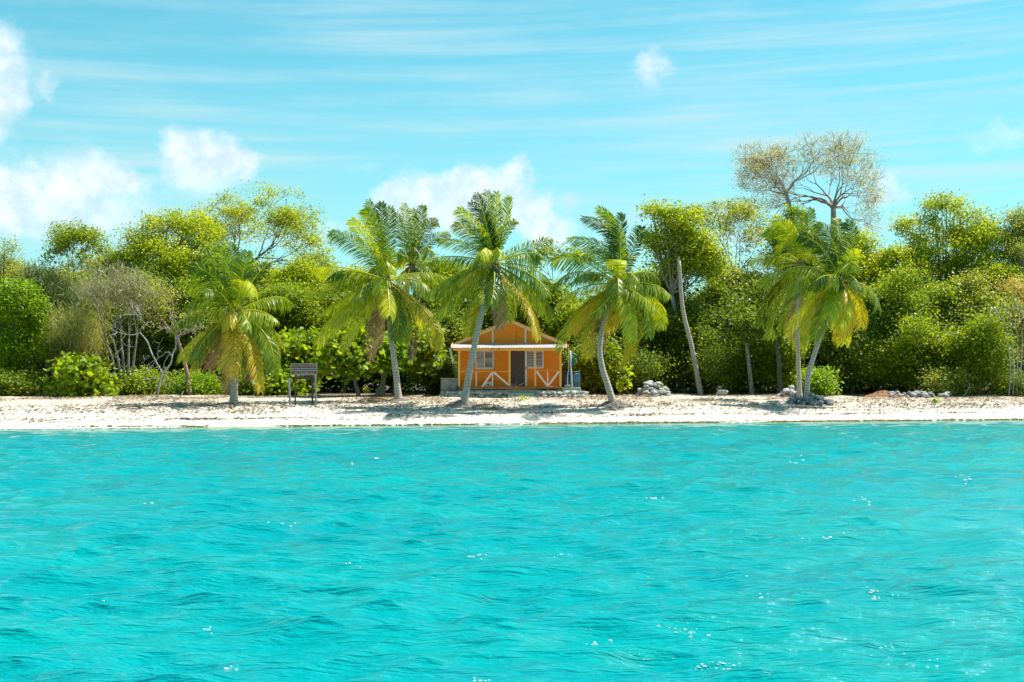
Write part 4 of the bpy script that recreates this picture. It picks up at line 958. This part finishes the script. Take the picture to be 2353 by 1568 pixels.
# ------------------------------------------------------------------ stones
def stone_mesh(seed, sub=3):
    bm = bmesh.new(); bmesh.ops.create_icosphere(bm, subdivisions=sub, radius=1)
    for v_ in bm.verts:
        p = v_.co.copy(); k = 1 + .35 * mnoise.noise(p * 1.1 + Vector((seed*7.1, 0, 0))) + .16 * mnoise.noise(p * 3.1 + Vector((0, seed*3.3, 0))) + .07 * mnoise.noise(p * 7 + Vector((0, 0, seed)))
        v_.co = p * k
    me = bpy.data.meshes.new('stone'); bm.to_mesh(me); bm.free()
    me.polygons.foreach_set('use_smooth', [True]*len(me.polygons)); return me
SMW = [stone_mesh(i) for i in range(7)]; [m_.materials.append(M_STONE) for m_ in SMW]
SMD = [m_.copy() for m_ in SMW]
for m_ in SMD: m_.materials.clear(); m_.materials.append(M_STONED)
rs = np.random.default_rng(99)
def stone(p, r_, label, group, dark=False, flat=.72, name='stone'):
    me = (SMD if dark else SMW)[rs.integers(0, 7)]
    o = bpy.data.objects.new(name, me); COL.objects.link(o); o.location = p
    o.rotation_euler = (rs.uniform(-.4, .4), rs.uniform(-.4, .4), rs.uniform(0, 6.28)); o.scale = (r_*rs.uniform(.8, 1.2), r_*rs.uniform(.8, 1.2), r_*flat*rs.uniform(.85, 1.15))
    return tag(o, label, 'rock', group)
def row(px0, px1, n, rad, label, group, tall):
    for i in range(n):
        px = px0 + (px1 - px0) * (i + rs.uniform(-.3, .3)) / n; Yr = CYF - .45 - rs.uniform(0, .35); x = (px - CX)/F*Yr; r_ = rs.uniform(*rad)
        lay = i % tall
        stone((x, Yr + .12*lay, gz(x, Yr) + r_*.4 + lay*.19), r_, label, group)
row(1012, 1165, 48, (.09, .19), 'pale coral stone in the rubble row left of the cabin steps', 'stones along the foundation left of the steps', 2)
row(1230, 1350, 46, (.09, .19), 'pale coral stone in the rubble row right of the cabin steps', 'stones along the foundation right of the steps', 2)
cc = foot(1502, 78.5)
for i in range(80):
    a = rs.uniform(0, 6.28); q = math.sqrt(rs.uniform(0, 1)); h = 1.05 * (1 - q ** 2.2)
    x, y = cc.x + 1.0*q*math.cos(a), cc.y + .8*q*math.sin(a); r_ = rs.uniform(.12, .22)
    stone((x, y, gz(x, y) + h*rs.uniform(.6, 1) * .85 + .02), r_, 'pale stone in the domed cairn before the dark trees', 'stones of the domed cairn', flat=.5)
for i in range(24):
    a = rs.uniform(0, 6.28); q = math.sqrt(rs.uniform(0, 1)); c3 = foot(1815, 78); x, y = c3.x + .62*q*math.cos(a), c3.y + .4*q*math.sin(a)
    stone((x, y, gz(x, y) + .55*(1-q*q)*rs.uniform(.5, 1) + .03), rs.uniform(.13, .24), 'white stone in the small pile left of the palm pair', 'stones of the pile beside the palm pair', flat=.6)
hp = hit(1858, 930)
for i in range(60):
    a = rs.uniform(0, 6.28); q = math.sqrt(rs.uniform(0, 1)); x, y = hp.x + .1 + 1.35*q*math.cos(a), hp.y + .5 + .8*q*math.sin(a)
    stone((x, y, gz(x, y) + .42*(1-q*q)*rs.uniform(.6, 1) + .03), rs.uniform(.10, .2), 'grey stone coloured dark for shade, heaped at the foot of the leaning right palm', 'stones heaped under the right palm', dark=rs.uniform() < .8, flat=.75)
for i in range(70):
    px = 2040 + 110*rs.beta(2, 2.2) + (60 if rs.uniform() < .15 else 0); Yr = rs.uniform(76.5, 79.5); x = (px - CX)/F*Yr
    stone((x, Yr, gz(x, Yr) + rs.uniform(0, .28)), rs.uniform(.08, .19), 'grey stone in the rubble ridge at the right end of the beach', 'stones of the rubble ridge', dark=rs.uniform() < .3, flat=.7)
p_ = hit(1659, 910); stone(p_ + Vector((0, 0, .16)), .30, 'single white boulder alone on the sand before the dark trees', None, flat=.75, name='boulder')
p_ = hit(2195, 908); stone(p_ + Vector((0, 0, .12)), .22, 'round pale rock alone right of the rubble ridge', None, flat=.8, name='boulder')

# ------------------------------------------------------------------ small plants
def rosette(name, label, base, n, ln, seed, mat, cat='plant', spread=.9):
    rg = np.random.default_rng(seed); V, Fc, TI = [], [], []
    t = thing(name, base, label, cat)
    for k in range(n):
        a = rg.uniform(0, 6.28); el = rg.uniform(.5, 1.45); L = ln*rg.uniform(.7, 1.1); d = np.array([math.cos(a)*math.cos(el)*spread, math.sin(a)*math.cos(el)*spread, math.sin(el)])
        w = np.cross(d, [0, 0, 1]); w /= np.linalg.norm(w) + 1e-6; p = np.array(base) + np.array([0, 0, .02]); q1 = p + d*L*.5; q2 = p + d*L + np.array([0, 0, -.18*L]); o = len(V)
        V += [p - w*.015, p + w*.015, q1 - w*.04, q1 + w*.04, q2 - w*.01, q2 + w*.01]; Fc += [(o, o+1, o+3, o+2), (o+2, o+3, o+5, o+4)]; tt = rg.uniform(.3, 1); TI += [tt, tt]
    link('leaf_rosette', mesh_np('leaf_rosette', np.array(V), np.array(Fc), TI), LM[mat], t); return t
b = hit(1517, 911); t = rosette('yucca_plant', 'small spiky yellow green plant on a short stem before the cairn', b + Vector((0, 0, .35)), 60, .62, 301, 'bright')
mb = MB(); mb.tube([b - Vector((0, 0, .1)), b + Vector((.04, 0, .38))], [.06, .05], 7); mb.build('stem', M_STICK, t)
b = foot(1437, 79.5)
t = thing('sea_grape_sapling', b, 'slender sea grape sapling with round yellow leaves right of the leaning palm trunk', 'plant'); mb = MB(); cen = []
for (pts) in ([(1440,902),(1443,870),(1442,846)], [(1432,902),(1426,888),(1424,880)]):
    pp_ = smoothpath([np.array(P(x, y, 79.5)) for x, y in pts], 8); mb.tube(pp_, .018, 5); cen += [q + rs.normal(0, .05, 3) for q in pp_[3:]]
mb.build('stem', M_STICK, t); v, f, ti = leaf_cloud(np.array(cen), rs.uniform(.5, 1, len(cen)), .13, 4, .24, .95, np.random.default_rng(3), hexa=True); link('foliage', mesh_np('foliage', v, f, ti), LM['grape'], t)
for i, (px, py, hh, lab) in enumerate([(1168,912,.55,'yellow leaved sprig beside the cabin steps'),(1068,930,.30,'small green weed at the foot of the slanting palm trunk'),
        (1200,921,.2,'tiny weed in front of the cabin steps'),(840,903,.35,'small yellow sprout left of the curved palm'),(790,903,.3,'little sprout near the forked sea grape trunk'),(2150,925,.2,'lone green sprig on the right sand')]):
    b = hit(px, py); t = thing('seedling', b, lab, 'plant'); cen = [np.array(b) + np.array([rs.normal(0, .10), rs.normal(0, .05), hh*s]) for s in np.linspace(.25, 1, 7)]
    mb = MB(); mb.tube([b - Vector((0, 0, .05)), b + Vector((0, 0, hh))], .012, 5); mb.build('stem', M_STICK, t)
    v, f, ti = leaf_cloud(np.array(cen), rs.uniform(.4, 1, 7), .10, 7, .15, .7, np.random.default_rng(400+i)); link('foliage', mesh_np('foliage', v, f, ti), LM['grape'], t)

# ------------------------------------------------------------------ driftwood, dead branches, litter
def driftwood(label, base, d, ln, rad, seed, mat=M_STICK, depth=2, spread=.6):
    rg = np.random.default_rng(seed); mb = MB(); tips = []
    grow(mb, tips, np.array(base), np.array(d, float)/np.linalg.norm(d), ln, rad, depth, rg, spread, 0, .18, .008)
    o = mb.build('dead_branch', mat, None, smooth=True); mb_ = o; tag(o, label, 'dead branch'); return o
b = hit(270, 941); driftwood('dry brown branch lying on the left sand with a fan of dead twigs', b + Vector((0, 0, .06)), (1, .15, .12), .9, .05, 501, M_STICK, 3, .25)
b = hit(350, 905); driftwood('bleached driftwood tangle on the crest left of the leftmost palm', b + Vector((0, 0, .12)), (1, -.2, .3), .7, .06, 502, M_STICKG, 3, .6)
b = hit(395, 915); driftwood('short pale driftwood stump left of the leftmost palm', b + Vector((0, 0, .1)), (.6, -.3, -.1), .6, .09, 503, M_STICKG, 1, .4)
b = hit(1175, 950); driftwood('low spray of dry twigs on the sand in front of the cabin', b + Vector((0, 0, .03)), (.5, .2, .5), .5, .025, 504, M_STICK, 4, .4)
b = hit(1165, 948); driftwood('long dry branch lying flat on the sand before the cabin steps', b + Vector((0, 0, .06)), (1, .35, .06), 1.1, .035, 505, M_STICK, 3, .22)
b = hit(2215, 912); driftwood('forked white stick lying at the right end of the beach', b + Vector((0, 0, .1)), (.7, 0, .6), .5, .03, 506, M_STICKG, 1, .5)
def fallen(label, base, ang, ln, seed):
    rg = np.random.default_rng(seed); e = np.array(base) + np.array([math.cos(ang)*ln, math.sin(ang)*ln*.6, .02]); m_ = (np.array(base) + e)/2 + np.array([0, 0, .22])
    mb, V, Fc, TI = frond_mesh(np.array(base) + np.array([0, 0, .1]), m_, e + np.array([0, 0, .08]), rg, .3, .45, np.zeros(3), .8)
    nv = len(mb.v); V = np.concatenate([np.array(mb.v), V]); rf = np.array(mb.f); Fc = np.concatenate([rf, Fc + nv])
    V[:, 2] = np.maximum(V[:, 2], [gz(x, y) + .015 for x, y in V[:, :2]])
    o = link('fallen_frond', mesh_np('fallen_frond', V, Fc, [.5]*len(rf) + TI), LM['dry']); tag(o, label, 'palm frond'); return o
fallen('fallen brown frond on the sand at the foot of the curved palm', hit(893, 925), math.pi + .2, 1.6, 511)
fallen('fallen dry frond beside the slanting palm mound', hit(1085, 940), .1, 1.5, 512)
st = hit(1149, 973); mb = MB(); mb.tube([st - Vector((0, 0, .2)), st + Vector((-.02, 0, .5)), st + Vector((-.03, 0, 1.0))], [.012, .011, .009], 5); o = mb.build('thin_stake', M_PG, None); tag(o, 'thin upright stake at the waterline in front of the cabin', 'stake')
# brown heap
hc = foot(2032, 78.5); vs, fs = [], []; n = 30
for i in range(10):
    for k in range(n):
        rr = i/9; a = 6.283*k/n; x, y = hc.x + 1.25*rr*math.cos(a), hc.y + .9*rr*math.sin(a); nn = mnoise.noise(Vector((x*3, y*3, 0)))
        vs.append((x, y, gz(x, y) - .05 + .42*(1 - rr**1.6) + .08*nn*(i < 9)))
for i in range(9):
    for k in range(n): fs.append((i*n+k, i*n+(k+1)%n, (i+1)*n+(k+1)%n, (i+1)*n+k))
mb = MB(); mb.v, mb.f = vs, fs; M_HEAP = simple('rusty needle litter', (.34,.17,.08), (.22,.11,.06), .95, 12, .9, .05); o = mb.build('litter_heap', M_HEAP, None); tag(o, 'low reddish brown heap of dry litter right of the palm pair', 'heap')

def flakes(name, label, XY, size, mat, seed, asp=.5, tilt=.16, lift=.015):
    rg = np.random.default_rng(seed); n = len(XY); c = np.column_stack([XY, [gz(x, y) + lift for x, y in XY]])
    a = rg.uniform(0, 6.28, n); tl = rg.normal(0, tilt, n); L = size*rg.uniform(.5, 1.6, n)
    tg = np.stack([np.cos(a)*np.cos(tl), np.sin(a)*np.cos(tl), np.sin(tl)], 1); bt = np.stack([-np.sin(a), np.cos(a), rg.normal(0, tilt*.8, n)], 1)
    h = np.abs(tg[:, 2])*L/2 + .01; c[:, 2] += h
    v = np.stack([c - tg*L[:, None]/2, c + bt*L[:, None]*asp/2, c + tg*L[:, None]/2, c - bt*L[:, None]*asp/2], 1).reshape(-1, 3)
    o = link(name, mesh_np(name, v, np.arange(n*4).reshape(n, 4), rg.uniform(0, 1, n)), mat); tag(o, label, name.split('_')[-1], kind='stuff'); return o
def scatter(n, d0, d1, seed, thr, sx=.22, sy=.5, xr=(-33, 36)):
    rg = np.random.default_rng(seed); x = rg.uniform(*xr, n*3); d = rg.uniform(d0, d1, n*3); y = shore(x) + d
    m_ = fbm2(x*sx/.22, y*sy/.5, seed, 4, .09) + rg.normal(0, .25, len(x)) > thr; return np.column_stack([x, y])[m_][:n]
ML1 = leafmat('dry leaf litter', [(.16,.10,.06),(.28,.18,.10),(.38,.26,.15),(.24,.22,.10)], trans=.1, tcol=(1,1,1))
ML2 = leafmat('dried seaweed', [(.07,.05,.035),(.12,.085,.05),(.18,.12,.07),(.24,.17,.09)], trans=.05, tcol=(1,1,1))
flakes('leaf_litter', 'dry brown leaf litter scattered over the crest of the beach', scatter(20000, 3.4, 17, 601, -.05), .18, ML1, 602)
rgw = np.random.default_rng(611); xs, ds = [], []
for k in range(120):
    xc = rgw.uniform(-27, 32); dc = rgw.choice([1.9, 2.6, 3.4, 4.2, 5.0]) + rgw.normal(0, .2); m_ = rgw.integers(20, 70); ll = rgw.uniform(.6, 3.0)
    xs += list(xc + rgw.normal(0, ll, m_)); ds += list(dc + rgw.normal(0, .07, m_))
xs = np.array(xs); flakes('dried_seaweed', 'dark dried seaweed strewn in thin lines along the beach', np.column_stack([xs, shore(xs) + np.array(ds)]), .21, ML2, 612, asp=.25)
# sargassum at the waterline
def clumps(name, label, spans, n, seed, mat, hz_, rr_):
    rg = np.random.default_rng(seed); bm = bmesh.new()
    for (p0, p1, k, dd) in spans:
        for i in range(k):
            px = rg.uniform(p0, p1); s = (px - CX)/F; d = dd + rg.normal(0, .10); y = (62.5 + d)/(1 - .225*s); x = s*y
            r0 = rg.uniform(*rr_); M_ = Matrix.Translation((x, y, max(gz(x, y), 0) + .01)) @ Matrix.Rotation(rg.uniform(0, 6), 4, 'Z') @ Matrix.Diagonal((r0*rg.uniform(1, 2.2), r0, hz_*rg.uniform(.5, 1.3), 1))
            bmesh.ops.create_icosphere(bm, subdivisions=1, radius=1, matrix=M_)
    for v_ in bm.verts: v_.co += Vector((mnoise.noise(v_.co*9), mnoise.noise(v_.co*9 + Vector((5, 0, 0))), .3*mnoise.noise(v_.co*9 + Vector((0, 5, 0))))) * .05
    me = bpy.data.meshes.new(name); bm.to_mesh(me); bm.free(); o = link(name, me, mat); tag(o, label, 'seaweed' if 'weed' in name else 'foam', kind='stuff'); return o
M_WEED = simple('wet sargassum', (.22,.15,.03), (.12,.08,.02), .6, 9, .5, .02)
M_FOAM_GLINT = simple('sea foam and glint flecks', (.85,.86,.85), (.72,.76,.76), .8, 6, .3, .02)
clumps('seaweed_line', 'brown seaweed washed up in a broken line along the waterline', [(1170,1480,230,.12),(1480,2100,330,.10),(2100,2353,60,.12),(100,480,90,.25),(620,1170,120,.1)], 0, 701, M_WEED, .045, (.05, .13))
clumps('shore_foam', 'thin white foam of small waves lapping the sand', [(0,180,120,-.25),(180,420,50,-.15),(1660,1760,40,-.1),(1090,1240,30,-.1)], 0, 702, M_FOAM_GLINT, .02, (.08, .22))

# foam bubbles and white flecks modelled as sun glints on the wave tops
def water_z(x, y):
    i = np.searchsorted(wy, y); j = np.searchsorted(wx, x); sl_i, sl_j = slice(max(i-12, 0), i+12), slice(max(j-12, 0), j+12)
    q = (WX[sl_i, sl_j] - x)**2 + (WY[sl_i, sl_j] - y)**2; return float(WZ[sl_i, sl_j].ravel()[q.argmin()])
rf_ = np.random.default_rng(811); bm = bmesh.new()
for (px, py, n, sx_, sy_) in [(1640,1514,34,34,5),(1578,1452,16,24,6),(1612,1506,14,16,4),(860,1054,9,9,2),(1287,1268,18,20,3),(528,1528,10,9,3),(478,1448,8,10,4),(1108,1274,10,24,4),(1100,1555,6,12,3),
        (232,1384,8,8,4),(1834,1060,9,14,3),(1508,1142,10,14,3),(2012,1380,12,12,4),(1990,1150,6,10,2),(1365,1475,8,16,6),(800,1300,5,14,4),(1900,1240,8,40,4),(650,1210,5,18,3),(1745,1370,8,22,4),(2210,1105,6,14,2),(330,1160,4,12,2),(1150,1420,5,30,8),(2120,1520,7,30,5)]:
    for k in range(n):
        qx, qy = px + rf_.normal(0, sx_), py + rf_.normal(0, sy_); yy = CH * F / (qy - HOR); xx = (qx - CX) / F * yy
        r0 = rf_.uniform(.5, 1.5) * yy / F * 2.0; M_ = Matrix.Translation((xx, yy, water_z(xx, yy) + r0 * .15)) @ Matrix.Diagonal((r0 * rf_.uniform(1, 2.2), r0, r0 * .55, 1))
        bmesh.ops.create_icosphere(bm, subdivisions=1, radius=1, matrix=M_)
me = bpy.data.meshes.new('wave_foam_glints'); bm.to_mesh(me); bm.free()
tag(link('wave_foam_glints', me, M_FOAM_GLINT), 'small white flecks of foam and imitated sun glints scattered over the wave tops', 'foam', kind='stuff')
